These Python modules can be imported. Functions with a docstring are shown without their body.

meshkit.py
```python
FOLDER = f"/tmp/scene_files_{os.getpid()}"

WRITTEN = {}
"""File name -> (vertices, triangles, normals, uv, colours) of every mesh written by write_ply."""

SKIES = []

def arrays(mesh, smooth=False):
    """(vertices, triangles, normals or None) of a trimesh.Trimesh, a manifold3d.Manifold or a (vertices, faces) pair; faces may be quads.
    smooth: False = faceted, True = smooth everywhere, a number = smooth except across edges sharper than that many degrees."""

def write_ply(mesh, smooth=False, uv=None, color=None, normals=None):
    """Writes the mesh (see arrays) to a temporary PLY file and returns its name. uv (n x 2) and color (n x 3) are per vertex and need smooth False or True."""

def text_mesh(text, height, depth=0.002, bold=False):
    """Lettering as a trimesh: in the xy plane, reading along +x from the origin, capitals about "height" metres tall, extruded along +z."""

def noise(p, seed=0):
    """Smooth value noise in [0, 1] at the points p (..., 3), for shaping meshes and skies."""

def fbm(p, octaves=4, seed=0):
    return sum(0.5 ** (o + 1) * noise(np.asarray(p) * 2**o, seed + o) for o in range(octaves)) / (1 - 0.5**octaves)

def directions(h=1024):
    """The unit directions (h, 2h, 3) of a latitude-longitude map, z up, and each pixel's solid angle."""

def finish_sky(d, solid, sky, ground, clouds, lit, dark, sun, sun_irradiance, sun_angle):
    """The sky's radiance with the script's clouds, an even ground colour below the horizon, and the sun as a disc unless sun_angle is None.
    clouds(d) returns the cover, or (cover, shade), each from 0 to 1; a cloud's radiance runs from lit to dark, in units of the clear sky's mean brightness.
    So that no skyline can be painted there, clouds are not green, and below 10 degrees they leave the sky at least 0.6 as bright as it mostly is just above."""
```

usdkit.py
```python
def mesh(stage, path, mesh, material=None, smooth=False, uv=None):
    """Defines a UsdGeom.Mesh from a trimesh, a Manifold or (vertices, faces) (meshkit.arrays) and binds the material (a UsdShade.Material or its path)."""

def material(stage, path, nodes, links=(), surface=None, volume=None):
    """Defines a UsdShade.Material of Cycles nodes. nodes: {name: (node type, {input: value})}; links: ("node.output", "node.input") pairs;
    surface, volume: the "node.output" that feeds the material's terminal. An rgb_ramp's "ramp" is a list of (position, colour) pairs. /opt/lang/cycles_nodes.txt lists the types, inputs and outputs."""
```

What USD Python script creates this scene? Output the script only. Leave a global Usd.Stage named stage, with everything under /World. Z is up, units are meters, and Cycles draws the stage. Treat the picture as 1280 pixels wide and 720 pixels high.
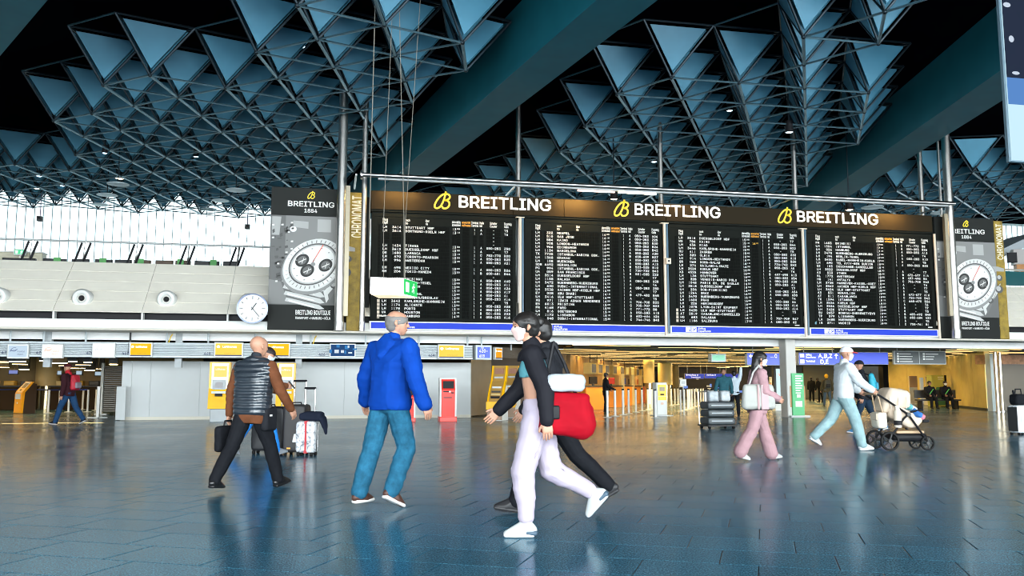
import math, random, numpy as np, trimesh, manifold3d as m3, meshkit, usdkit
from pxr import Usd, UsdGeom, UsdLux, UsdShade, Gf, Sdf
random.seed(7); np.random.seed(7)
stage = Usd.Stage.CreateInMemory()
UsdGeom.SetStageUpAxis(stage, 'Z'); UsdGeom.SetStageMetersPerUnit(stage, 1.0)
UsdGeom.Xform.Define(stage, '/World'); UsdGeom.Scope.Define(stage, '/World/Looks')
# ---------------------------------------------------------------- camera, sky, daylight, exposure
# hall frame: x runs along the departure boards (to the right), y into the hall, z up; the eye stands at the origin
F, PIT, YAW, H = 1080.0, math.radians(6.42), math.radians(11.8), 1.12
EXPOSURE = 0.1
SKY = 2.2
DAY = 9.0
cp, sp, cy, sy = math.cos(PIT), math.sin(PIT), math.cos(YAW), math.sin(YAW)
RIGHT = np.array([cy, -sy, 0]); FWD0 = np.array([sy, cy, 0]); ZUP = np.array([0, 0, 1.0])
FWD = cp * FWD0 + sp * ZUP; UP = -sp * FWD0 + cp * ZUP
EYE = np.array([0, 0, H])
cam = UsdGeom.Camera.Define(stage, '/World/camera')
cam.CreateHorizontalApertureAttr(36.0); cam.CreateVerticalApertureAttr(20.25)
cam.CreateFocalLengthAttr(36.0 * F / 1280); cam.CreateClippingRangeAttr((0.05, 500.0))
cam.CreateExposureAttr(EXPOSURE)
cam.AddTransformOp().Set(Gf.Matrix4d(*RIGHT, 0, *UP, 0, *(-FWD), 0, *EYE, 1))
dome = UsdLux.DomeLight.Define(stage, '/World/sky')
dome.CreateColorAttr(Gf.Vec3f(0.86, 0.95, 1.0)); dome.CreateIntensityAttr(SKY)
day = UsdLux.RectLight.Define(stage, '/World/daylight')          # unseen light behind the eye, placed to light gallery front, people and floor
day.CreateWidthAttr(64.0); day.CreateHeightAttr(8.6); day.CreateIntensityAttr(DAY); day.CreateColorAttr(Gf.Vec3f(0.9, 0.97, 1.0))
day.AddTranslateOp().Set((13, -13.8, 4.9)); day.AddRotateXOp().Set(90)


def ray(px, py): return FWD + (px - 640) / F * RIGHT - (py - 360) / F * UP
def onY(px, py, t):
    r = ray(px, py); return EYE + r * t / r[1]
def onZ(px, py, z=0.0):
    r = ray(px, py); return EYE + r * (z - H) / r[2]
def gy(px, py): return onZ(px, py)[1]
# ---------------------------------------------------------------- prims
used = {}
def numbered(path):
    n = used.get(path); used[path] = 0 if n is None else n + 1
    return path if n is None else f'{path}_{n + 1:03d}'
def pathof(p): return '/World' if p is None else (p if isinstance(p, str) else str(p.GetPath()))
def obj(name, mesh, m, parent=None, smooth=False):
    if isinstance(mesh, MB): mesh = mesh.get()
    return usdkit.mesh(stage, numbered(pathof(parent) + '/' + name), mesh, m, smooth=smooth).GetPrim()
def tag(o, label=None, cat=None, group=None, kind=None):
    for k, v in (('label', label), ('category', cat), ('group', group), ('kind', kind)):
        if v: o.SetCustomDataByKey(k, v)
    return o
def thing(name, label=None, cat=None, loc=(0, 0, 0), rotz=0, group=None, kind=None, parent=None):
    x = UsdGeom.Xform.Define(stage, numbered(pathof(parent) + '/' + name))
    if any(np.abs(loc) > 1e-9): x.AddTranslateOp().Set(tuple(map(float, loc)))
    if rotz: x.AddRotateZOp().Set(float(rotz))
    return tag(x.GetPrim(), label, cat, group, kind)
def dup(src, loc, rotz=0, label=None, group=None, name=None):
    was = src.GetCustomData()
    base = name or src.GetName().rstrip('0123456789').rstrip('_')
    r = thing(base, label or was.get('label'), was.get('category'), loc, rotz, group or was.get('group'))
    r.GetReferences().AddInternalReference(src.GetPath()); r.SetInstanceable(True)
    return r
# ---------------------------------------------------------------- meshes
class MB:
    def __init__(s): s.v, s.f, s.n = [], [], 0
    def add(s, v, f):
        s.v.append(np.asarray(v, float).reshape(-1, 3)); f = np.asarray(f, int)
        if f.shape[1] == 4: f = np.vstack([f[:, [0, 1, 2]], f[:, [0, 2, 3]]])
        s.f.append(f + s.n); s.n += len(s.v[-1]); return s
    def tm(s, t): return s.add(t.vertices, t.faces)
    def get(s): return (np.vstack(s.v), np.vstack(s.f))
    BF = np.array([[0, 2, 3, 1], [4, 5, 7, 6], [0, 1, 5, 4], [2, 6, 7, 3], [0, 4, 6, 2], [1, 3, 7, 5]])
    def box(s, x0, x1, y0, y1, z0, z1):
        x0, x1 = sorted((x0, x1)); y0, y1 = sorted((y0, y1)); z0, z1 = sorted((z0, z1))
        return s.add([(x, y, z) for z in (z0, z1) for y in (y0, y1) for x in (x0, x1)], s.BF)
    def rbox(s, c, size, rz=0, M=None):
        h = np.array(size) / 2
        v = np.array([(x, y, z) for z in (-1, 1) for y in (-1, 1) for x in (-1, 1)]) * h
        a = math.radians(rz); R = np.array([[math.cos(a), -math.sin(a), 0], [math.sin(a), math.cos(a), 0], [0, 0, 1]]) if M is None else M
        return s.add(v @ R.T + np.array(c), s.BF)
    def cham(s, x0, x1, y0, y1, z0, z1, c=.01):      # box with its front (-y) edges chamfered
        x0, x1 = sorted((x0, x1)); z0, z1 = sorted((z0, z1))
        p = [(x0, y1, z0), (x1, y1, z0), (x1, y1, z1), (x0, y1, z1), (x0, y0 + c, z0), (x1, y0 + c, z0), (x1, y0 + c, z1), (x0, y0 + c, z1),
             (x0 + c, y0, z0 + c), (x1 - c, y0, z0 + c), (x1 - c, y0, z1 - c), (x0 + c, y0, z1 - c)]
        q = [(0, 3, 2, 1)] + [(a, (a + 1) % 4, (a + 1) % 4 + 4, a + 4) for a in range(4)] + [(a + 4, (a + 1) % 4 + 4, (a + 1) % 4 + 8, a + 8) for a in range(4)] + [(8, 9, 10, 11)]
        return s.add(p, q)
    def tube(s, p0, p1, r, n=10, r1=None, caps=True):
        p0, p1 = np.array(p0, float), np.array(p1, float); d = p1 - p0; L = np.linalg.norm(d); d /= L
        a = np.cross(d, [0, 0, 1.0] if abs(d[2]) < .9 else [1.0, 0, 0]); a /= np.linalg.norm(a); b = np.cross(d, a)
        th = np.arange(n) * 2 * math.pi / n; ring = np.outer(np.cos(th), a) + np.outer(np.sin(th), b)
        v = np.vstack([p0 + ring * r, p1 + ring * (r if r1 is None else r1), [p0], [p1]])
        i = np.arange(n); j = (i + 1) % n
        f = np.vstack([np.c_[i, j, j + n], np.c_[i, j + n, i + n]] + ([np.c_[j, i, np.full(n, 2 * n)], np.c_[i + n, j + n, np.full(n, 2 * n + 1)]] if caps else []))
        return s.add(v, f[:, ::-1])
    def path(s, pts, r, n=8):
        for a, b in zip(pts[:-1], pts[1:]): s.tube(a, b, r, n)
        for p in pts[1:-1]: s.ball(p, r, 1)
        return s
    def ball(s, c, r, sub=2, sc=(1, 1, 1)):
        t = trimesh.creation.icosphere(sub, 1.0); return s.add(t.vertices * np.array(sc) * r + np.array(c), t.faces)
    def lathe(s, prof, c=(0, 0, 0), n=24, axis='z'):
        prof = np.array(prof, float); th = np.arange(n) * 2 * math.pi / n; k = len(prof)
        v = np.array([(r * math.cos(t), r * math.sin(t), z) for t in th for r, z in prof])
        if axis == 'y': v = np.c_[v[:, 0], v[:, 2], -v[:, 1]]
        if axis == 'x': v = np.c_[v[:, 2], v[:, 0], v[:, 1]]
        f = [(a * k + b, ((a + 1) % n) * k + b, ((a + 1) % n) * k + b + 1, a * k + b + 1) for a in range(n) for b in range(k - 1)]
        return s.add(v + np.array(c), f)
    def prism(s, pts, y0, y1, c=(0, 0, 0), plane='xz'):
        from shapely.geometry import Polygon
        t = trimesh.creation.extrude_polygon(Polygon(pts), abs(y1 - y0), engine='earcut'); v = np.array(t.vertices)
        if plane == 'xz': v = np.c_[v[:, 0], max(y0, y1) - v[:, 2], v[:, 1]]
        elif plane == 'yz': v = np.c_[min(y0, y1) + v[:, 2], v[:, 0], v[:, 1]]
        else: v = np.c_[v[:, 0], v[:, 1], min(y0, y1) + v[:, 2]]
        return s.add(v + np.array(c), t.faces)
    def xf(s, R=None, t=(0, 0, 0)):
        s.v = [(v if R is None else v @ np.asarray(R).T) + np.array(t) for v in s.v]; return s
def rz(deg):
    a = math.radians(deg); return np.array([[math.cos(a), -math.sin(a), 0], [math.sin(a), math.cos(a), 0], [0, 0, 1]])
_tx = {}
def glyphs(text, height, bold=False):
    k = (text, height, bold)
    if k not in _tx:
        t = meshkit.text_mesh(text, height, .002, bold)
        n = t.face_normals[:, 2] > .5; _tx[k] = (np.array(t.vertices), np.array(t.faces)[n])
    return _tx[k]
def text(mb, s, x, z, y, height, width=None, bold=False, sx=1.0, R=None, at=None):
    """flat print reading along +x, facing -y; width fits the whole text"""
    v, f = glyphs(s, height, bold); v = v.copy()
    us = np.unique(f); k = v[us, 0].max() - v[us, 0].min()
    v[:, 0] -= v[us, 0].min()
    v[:, 0] *= (width / k) if width else sx
    q = np.c_[x + v[:, 0], np.full(len(v), y), z + v[:, 1]]
    remap = -np.ones(len(v), int); remap[us] = np.arange(len(us))
    q = q[us]
    if R is not None: q = q @ np.asarray(R).T + np.array(at)
    return mb.add(q, remap[f])
# ---------------------------------------------------------------- materials
LK = '/World/Looks/'
mats = {}
def M(name, col, rough=.5, metal=0.0, emit=0.0, ecol=None, vary=.0, scale=6.0, bump=0.0, spec=.5, coat=0.0, sheen=0.0):
    if name in mats: return mats[name]
    if rough >= .7 and spec == .5: spec = .12
    p = {'base_color': col, 'roughness': rough, 'metallic': metal, 'specular_ior_level': spec}
    if coat: p['coat_weight'] = coat; p['coat_roughness'] = .1
    if emit: p['emission_color'] = ecol or col; p['emission_strength'] = emit
    nodes = {'p': ('principled_bsdf', p)}; links = []
    if vary or bump:
        nodes['tc'] = ('texture_coordinate', {}); nodes['n'] = ('noise_texture', {'scale': scale, 'detail': 4.0, 'roughness': .6})
        links += [('tc.object', 'n.vector')]
        if vary:
            c = np.array(col); nodes['r'] = ('rgb_ramp', {'ramp': [(.3, tuple(np.clip(c * (1 - vary), 0, 1))), (.7, tuple(np.clip(c * (1 + vary), 0, 1)))]})
            links += [('n.fac', 'r.fac'), ('r.color', 'p.base_color')]
        if bump:
            nodes['b'] = ('bump', {'strength': 1.0, 'distance': bump}); links += [('n.fac', 'b.height'), ('b.normal', 'p.normal')]
    mats[name] = usdkit.material(stage, LK + name, nodes, links, surface='p.BSDF'); return mats[name]
def stone():
    n = {'tc': ('texture_coordinate', {}), 'a': ('noise_texture', {'scale': 95.0, 'detail': 3.0, 'roughness': .7}), 'b': ('noise_texture', {'scale': 38.0, 'detail': 2.0, 'roughness': .5}),
         'c': ('noise_texture', {'scale': .35, 'detail': 3.0, 'roughness': .6}),
         'r': ('rgb_ramp', {'ramp': [(.36, (.008, .040, .070)), (.5, (.026, .130, .205)), (.64, (.10, .31, .44))]}),
         'r2': ('rgb_ramp', {'ramp': [(.35, (.75, .77, .8)), (.65, (1.1, 1.1, 1.1))]}), 'mx': ('mix', {'mix_type': 'multiply', 'fac': 1.0}),
         'oi': ('object_info', {}), 'r3': ('rgb_ramp', {'ramp': [(0, (.86, .87, .88)), (1, (1.06, 1.05, 1.05))]}), 'm2': ('mix', {'mix_type': 'multiply', 'fac': 1.0}),
         'rr': ('map_range', {'from_min': .3, 'from_max': .7, 'to_min': .13, 'to_max': .22}), 'd': ('diffuse_bsdf', {}), 'g': ('glossy_bsdf', {}), 'fr': ('fresnel', {'IOR': 1.42}),
         'f2': ('math', {'math_type': 'multiply', 'value2': .72}), 'gc': ('rgb_ramp', {'ramp': [(.0, (.50, .78, .95)), (.25, (.66, .85, .95)), (.6, (.98, .97, .94))]}), 'm': ('mix_closure', {})}
    l = [('tc.object', 'a.vector'), ('tc.object', 'b.vector'), ('tc.object', 'c.vector'), ('a.fac', 'r.fac'), ('b.fac', 'r2.fac'), ('r.color', 'mx.color1'), ('r2.color', 'mx.color2'),
         ('oi.random', 'r3.fac'), ('mx.color', 'm2.color1'), ('r3.color', 'm2.color2'), ('m2.color', 'd.color'), ('c.fac', 'rr.value'), ('rr.result', 'g.roughness'), ('fr.fac', 'gc.fac'), ('gc.color', 'g.color'),
         ('fr.fac', 'f2.value1'), ('f2.value', 'm.fac'), ('d.BSDF', 'm.closure1'), ('g.BSDF', 'm.closure2')]
    return usdkit.material(stage, LK + 'granite', n, l, surface='m.closure')
granite = stone()
steel = M('brushed_steel', (.62, .60, .57), .28, 1.0, vary=.08, scale=30)
darksteel = M('dark_steel', (.015, .026, .034), .35, .6, vary=.1, scale=20)
panelm = M('ceiling_panel', (.075, .26, .38), .38, 0, vary=.06, scale=1.5)
chordm = M('chord_steel', (.10, .19, .23), .35, .7, vary=.1, scale=12)
blackm = M('roof_black', (.003, .003, .005), .9, spec=.0)
beamm = M('beam_paint', (.009, .115, .150), .55, spec=.12, vary=.08, scale=1.2)
white = M('white_paint', (.80, .81, .78), .45, vary=.02, scale=3)
cream = M('cream_cladding', (.95, .90, .78), .5, vary=.025, scale=2)
greyp = M('grey_paint', (.42, .45, .46), .5, vary=.04, scale=3)
lgrey = M('pale_grey_paint', (.62, .65, .64), .45, vary=.03, scale=3)
dgrey = M('charcoal', (.035, .036, .036), .5, vary=.1, scale=8)
boardm = M('board_black', (.013, .015, .013), .6, vary=.1, scale=5, spec=.02)
flapm = M('flap_black', (.008, .009, .008), .7, spec=.02)
ink = M('print_white', (.86, .86, .82), .5)
amber = M('print_amber', (.9, .48, .04), .5)
goldink = M('print_gold', (.95, .70, .03), .4, emit=.25)  # print with a slight glow put into its colour, no lamp
bluem = M('sign_blue', (.01, .04, .50), .4, emit=.22, spec=.15)
blueglow = M('sign_blue_lit', (.03, .07, .62), .3, emit=.45)
yellowm = M('kiosk_yellow', (.95, .50, .0), .3, vary=.03, scale=4)
orangem = M('kiosk_orange', (.93, .38, .015), .3, vary=.03, scale=4)
redm = M('kiosk_red', (.86, .035, .02), .3, vary=.03, scale=4)
ywall = M('warm_plaster', (.62, .47, .22), .5, vary=.05, scale=2)
goldwall = M('brass_sheet', (.95, .70, .24), .35, .2, vary=.12, scale=1.3)
blk = M('black_plastic', (.010, .010, .012), .5, vary=.1, scale=20, spec=.2)
rubber = M('rubber', (.02, .02, .02), .7)
chrome = M('chrome', (.8, .8, .8), .12, 1.0)
greenm = M('green_wrap', (.10, .52, .20), .4, vary=.03, scale=3)
wood = M('wood_lintel', (.42, .22, .12), .5, vary=.3, scale=7)
def lamp(name, col, s): return M(name, col, .5, emit=s, ecol=col)
warm = lamp('lamp_warm', (1.0, .70, .30), 9.0)
strip = lamp('lamp_strip', (1.0, .66, .24), 5.0)
# ================================================================= floor
FA = math.radians(-27.9157); FO = np.array([3.0682, 4.8984]); TL, TW = .72076, .48526
fe1 = np.array([math.cos(FA), math.sin(FA)]); fe2 = np.array([-math.sin(FA), math.cos(FA)])
floor = tag(obj('floor', MB().box(-45, 62, -14, 82, -.3, -.005), M('joint_dark', (.012, .014, .016), .6)), 'polished blue-grey granite floor of the whole hall', 'floor', kind='structure')
def tile_mesh(cs, c=.004, gap=.007):
    cs = np.asarray(cs).reshape(-1, 2); a, b = TL / 2 - gap / 2, TW / 2 - gap / 2
    loc = [(-a, -b, -.006), (a, -b, -.006), (a, b, -.006), (-a, b, -.006), (-a, -b, -.0015), (a, -b, -.0015), (a, b, -.0015), (-a, b, -.0015),
           (-a + c, -b + c, 0), (a - c, -b + c, 0), (a - c, b - c, 0), (-a + c, b - c, 0)]
    q = [(i, (i + 1) % 4, (i + 1) % 4 + 4, i + 4) for i in range(4)] + [(i + 4, (i + 1) % 4 + 4, (i + 1) % 4 + 8, i + 8) for i in range(4)] + [(8, 9, 10, 11)]
    loc = np.array(loc); xy = loc[:, :1] * fe1 + loc[:, 1:2] * fe2
    v = np.zeros((len(cs), 12, 3)); v[:, :, :2] = xy[None] + cs[:, None]; v[:, :, 2] = loc[:, 2]
    f = np.array(q)[None] + (np.arange(len(cs)) * 12)[:, None, None]
    return MB().add(v.reshape(-1, 3), f.reshape(-1, 4))
cen = []
for v in range(-110, 190):
    u = np.arange(-90, 120) + ((-v / 3.0) % 1.0) + .5
    cen.append(FO + u[:, None] * TL * fe1 + (v + .5) * TW * fe2)
cen = np.vstack(cen); cen = cen[(cen[:, 0] > -44) & (cen[:, 0] < 60) & (cen[:, 1] > -8) & (cen[:, 1] < 58)]
P3 = np.c_[cen, np.zeros(len(cen))] - EYE; dz = P3 @ FWD; sx_ = 640 + F * (P3 @ RIGHT) / np.maximum(dz, .1); sy_ = 360 - F * (P3 @ UP) / np.maximum(dz, .1)
vis = (dz > 2) & (sx_ > -60) & (sx_ < 1340) & (sy_ < 760)
order = np.argsort(np.where(vis, dz, 1e9)); near = order[:300]
for i in near: obj('tile', tile_mesh(cen[i]), granite, floor)
tag(obj('tile_field', tile_mesh(np.delete(cen, near, 0)), granite, floor), kind='stuff')
# ================================================================= roof
def roofz(y): return H + 10.35 + .032 * (y - 24)
mb = MB(); y0, y1, x0, x1 = -14, 52, -45, 62
mb.add([(x0, y0, roofz(y0)), (x1, y0, roofz(y0)), (x1, y1, roofz(y1)), (x0, y1, roofz(y1)), (x0, y0, roofz(y0) + .4), (x1, y0, roofz(y0) + .4), (x1, y1, roofz(y1) + .4), (x0, y1, roofz(y1) + .4)],
       [(0, 3, 2, 1), (4, 5, 6, 7), (0, 1, 5, 4), (1, 2, 6, 5), (2, 3, 7, 6), (3, 0, 4, 7)])
tag(obj('ceiling', mb, blackm), 'black roof deck high above the hanging pyramids', 'ceiling', kind='structure')
BEAMS = []
def beam(pa, pb, vp, label, h=1.75):
    a, b = onZ(*pa, H + 8.2), onZ(*pb, H + 8.2); d = ray(*vp); d /= d[1]
    ta, tb = (-13.5 - a[1]), (51 - a[1]); s = (b - a); s[1] = s[2] = 0; s = b - a - d * (b - a)[1]
    v = []
    for t in (ta, tb):
        p = a + d * t; v += [p, p + s, p + s + [0, 0, h], p + [0, 0, h]]
    mb = MB().add(v, [(0, 1, 2, 3), (7, 6, 5, 4), (0, 4, 5, 1), (1, 5, 6, 2), (2, 6, 7, 3), (3, 7, 4, 0)])
    t = thing('roof_beam', label, 'roof beam', kind='structure')
    obj('girder', mb, beamm, t)
    BEAMS.append((a, d, s))
beam((640, 92.5), (640, 139), (222, 458), 'broad dark slate roof girder running diagonally over the middle of the hall')
beam((1205, 120), (1205, 155.5), (725, 455), 'dark slate roof girder above the far end of the departure boards')
beam((-20, 20), (0, 70), (-330, 458), 'dark slate roof girder cut off at the upper left corner')
def bx(k, y, side=0):
    a, d, s = BEAMS[k]; return (a + d * (y - a[1]))[0] + side * s[0]
# hanging pyramids: three rigid triangular lattices, one per roof bay
EL, HP = 2.0, 1.34
LA, LB = np.array([EL, 0, 0]), np.array([-EL / 2, EL * math.sqrt(3) / 2, 0])
T0 = -(LA + 2 * LB) / 3 + [0, 0, HP]; T1, T2, AP = T0 + LA + LB, T0 + LB, np.zeros(3)
def panel(a, b, c, inset=.105, th=.025):
    a, b, c = map(np.array, (a, b, c)); n = np.cross(b - a, c - a); n = n / np.linalg.norm(n)
    L = [np.linalg.norm(c - b), np.linalg.norm(a - c), np.linalg.norm(b - a)]; I = (a * L[0] + b * L[1] + c * L[2]) / sum(L)
    r = np.linalg.norm(np.cross(b - a, c - a)) / sum(L); k = 1 - inset / r
    q = [I + (p - I) * k for p in (a, b, c)]
    return MB().add(q + [p + n * th for p in q], [(2, 1, 0), (3, 4, 5), (0, 1, 4), (0, 4, 3), (1, 2, 5), (1, 5, 4), (2, 0, 3), (2, 3, 5)])
def pyramid(parent):
    t = thing('pyramid', parent=parent)
    mb = MB()
    for p, q in ((T0, T1), (T1, T2), (T2, T0)): mb.tube(p, q, .032, 6, caps=False)
    for p in (T0, T1, T2): mb.tube(AP, p, .034, 6, caps=False)
    mb.ball(AP, .06, 1)
    obj('edge_frame', mb, darksteel, t)
    for p, q in ((T0, T1), (T0, T2), (T1, T2)): obj('panel', panel(p, q, AP), panelm, t)
    return t
proto = None
def bay(o, A, B, nodes, label):
    global proto
    A, B = np.array(A) / np.linalg.norm(A), np.array(B); N = np.cross(A, B); N /= np.linalg.norm(N); Y = np.cross(N, A)
    o = np.array(o) * EL + EYE
    x = UsdGeom.Xform.Define(stage, numbered('/World/hanging_ceiling')); x.AddTransformOp().Set(Gf.Matrix4d(*A, 0, *Y, 0, *N, 0, *o, 1))
    bp = tag(x.GetPrim(), label, 'ceiling', kind='structure'); nodes = set(nodes)
    for i, j in sorted(nodes):
        p = i * LA + j * LB
        if proto is None:
            proto = pyramid(bp); UsdGeom.Xformable(proto).AddTranslateOp().Set(tuple(p))
        else:
            q = UsdGeom.Xform.Define(stage, numbered(str(bp.GetPath()) + '/pyramid')).GetPrim()
            q.GetReferences().AddInternalReference(proto.GetPath()); q.GetAttribute('xformOp:translate').Set(Gf.Vec3d(*map(float, p))); q.SetInstanceable(True)
    lines = {}
    for i, j in sorted(nodes):
        p = i * LA + j * LB
        for k, (di, dj, key) in enumerate(((1, 0, j), (0, 1, i), (1, 1, i - j))):
            if (i + di, j + dj) in nodes:
                q = (i + di) * LA + (j + dj) * LB
                lines.setdefault((k, key), MB()).tube(p, q, .042 if k == 1 else .028, 6, caps=False)
        if (i + 1, j) in nodes: lines.setdefault((3, j), MB()).tube(p + T0, p + T0 + LA, .026, 6, caps=False)
    for k in sorted(lines): obj('chord' if k[0] < 3 else 'upper_chord', lines[k], chordm, bp)
def npos(o, A, B, i, j): return EYE + EL * (np.array(o) + i * np.array(A) + j * np.array(B))
Lo, LAx, LBx = (-3.2572, 12.8159, 4.2358), (.7527, -.6576, -.033), (.1938, .9805, .0335)
Ro, RAx, RBx = (4.01, 11.677, 4.2292), (.4872, -.873, -.023), (.5127, .8584, .0181)
def left_of(P, k, m=.9): return P[0] < bx(k, P[1]) - m
def right_of(P, k, m=.9): return P[0] > bx(k, P[1], 1) + m
rows = {-1: range(4, 6), 0: (0, 1, 3, 4, 5), 1: range(-2, 7), 2: range(-2, 7), 3: (-6, -5, -3, -2, -1, 0, 1, 2, 3, 4, 5)}
nl = []
for j in range(-1, 14):
    for i in rows.get(j, range(-2 * j + 2 if j < 8 else -13, 5)):
        P = npos(Lo, LAx, LBx, i, j)
        if P[1] < 50 and (j < 3 or left_of(P, 0)) and P[0] > -34: nl.append((i, j))
bay(Lo, LAx, LBx, nl, 'hanging ceiling of teal pyramids over the gallery at the left of the hall')
rows = {0: (0, 1, 3, 4, 5), 1: range(-1, 5), 2: (-2, -1, 0, 1, 2, 3), 3: range(-3, 5), 4: range(-5, 5)}
nr = []
for j in range(0, 24):
    for i in rows.get(j, range(-16, 5)):
        P = npos(Ro, RAx, RBx, i, j)
        if P[1] < 50 and right_of(P, 0) and (j < 5 or left_of(P, 1)): nr.append((i, j))
bay(Ro, RAx, RBx, nr, 'hanging ceiling of teal pyramids between the two big girders')
qa = math.radians(-80.5); QAx = (math.cos(qa), math.sin(qa), -.02); QBx = (math.cos(qa + 2.0944), math.sin(qa + 2.0944), .02)
rr_ = ray(1215, 215); tq = (8.46 - .03 * 24) / (rr_[2] / rr_[1] - .03); Qo = rr_ * tq / rr_[1] / EL
nq = []
for j in range(-6, 8):
    for i in range(-9, 4):
        P = npos(Qo, QAx, QBx, i, j); d = P - EYE; ppx = 640 + F * (d @ RIGHT) / (d @ FWD)
        if P[1] < 50 and right_of(P, 1) and P[0] < 50 and (j >= 0 or (P[1] > 36 and ppx < 1200)) and P[1] > 28: nq.append((i, j))
bay(Qo, QAx, QBx, nq, 'hanging ceiling of teal pyramids beyond the far girder at the right')
# ================================================================= walls of the hall, far window
tag(obj('wall_left', MB().box(-45.3, -45, -14, 52, 0, 13), lgrey), 'unseen pale grey end wall keeping sky light out at the left', 'wall', kind='structure')  # out of view, closes the hall against sky light
tag(obj('wall_right', MB().box(62, 62.3, -14, 52, 0, 13), lgrey), 'unseen pale grey end wall keeping sky light out at the right', 'wall', kind='structure')  # out of view on the right, stops sky light leaking in
t = thing('window_2', 'unseen window frame added before the daylight behind the viewer', 'window', kind='structure')  # frame added behind the viewer so the daylight sits in a window
mb = MB().box(-19.5, 45.5, -13.6, -13.45, 0, .55).box(-19.5, 45.5, -13.6, -13.45, 9.2, 9.6)
for k in range(14): mb.box(-19.3 + k * 4.96, -19.15 + k * 4.96, -13.6, -13.45, .55, 9.2)
obj('window_frame', mb, dgrey, t)
panem = usdkit.material(stage, LK + 'channel_glass', {'t': ('transparent_bsdf', {'color': (.60, .63, .63)}), 'tr': ('translucent_bsdf', {'color': (.75, .85, .85)}), 'g': ('glossy_bsdf', {'color': (.9, .95, .95), 'roughness': .1}),
    'm1': ('mix_closure', {'fac': .25}), 'fr': ('fresnel', {'IOR': 1.3}), 'm2': ('mix_closure', {})}, [('t.BSDF', 'm1.closure1'), ('tr.BSDF', 'm1.closure2'), ('m1.closure', 'm2.closure1'), ('g.BSDF', 'm2.closure2'), ('fr.fac', 'm2.fac')], surface='m2.closure')
WY = 51.2
win = thing('window_1', 'tall white channel-glass window wall behind the gallery', 'window', kind='structure')
framem = M('window_joint', (.42, .60, .62), .4)
mb = MB().box(-40, 50, WY - .1, WY + .1, 3.9, 4.1).box(-40, 50, WY - .1, WY + .1, 12.3, 12.6)
xs = np.arange(-40, 50.01, .45)
for x in xs: mb.box(x - .022, x + .022, WY - .03, WY + .03, 4.1, 12.3)
obj('window_frame', mb, framem, win)
k = 0
for x in xs[:-1]:
    if -23 < x < 1 or 33 < x < 49: obj('pane', MB().box(x + .03, x + .42, WY - .008, WY + .008, 4.1, 12.3), panem, win)
mb = MB()
for x in xs[:-1]:
    if not (-23 < x < 1 or 33 < x < 49): mb.box(x + .03, x + .42, WY - .008, WY + .008, 4.1, 12.3)
tag(obj('pane_field', mb, panem, win), kind='stuff')
# ================================================================= gallery front
zL = onY(640, 416.3, 27.3)[2]
TB = 27.6
zband = onY(0, 397, TB)[2]; zslot = onY(0, 387.3, TB - .1)[2]; zpar = onY(60, 326, 29.4)[2]
gal = thing('gallery', 'cream clad gallery front with a dark ventilation slot and white base band', 'gallery', kind='structure')
obj('slab', MB().box(-40, 50, 29.6, WY, 3.3, 3.95), lgrey, gal)
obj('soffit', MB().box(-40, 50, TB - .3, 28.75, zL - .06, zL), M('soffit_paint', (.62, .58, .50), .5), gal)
obj('base_band', MB().cham(-40, 50, TB, TB + .4, zL + .01, zband, .015), white, gal)
obj('slot_backing', MB().box(-40, 50, TB + .28, TB + .34, zband, zslot), blk, gal)
x0p, x1p = onY(67, 387, TB)[0], onY(178, 387, TB)[0]; PW = x1p - x0p
jx = [x0p + k * PW for k in range(-7, 18)]
mb = MB()
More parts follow.
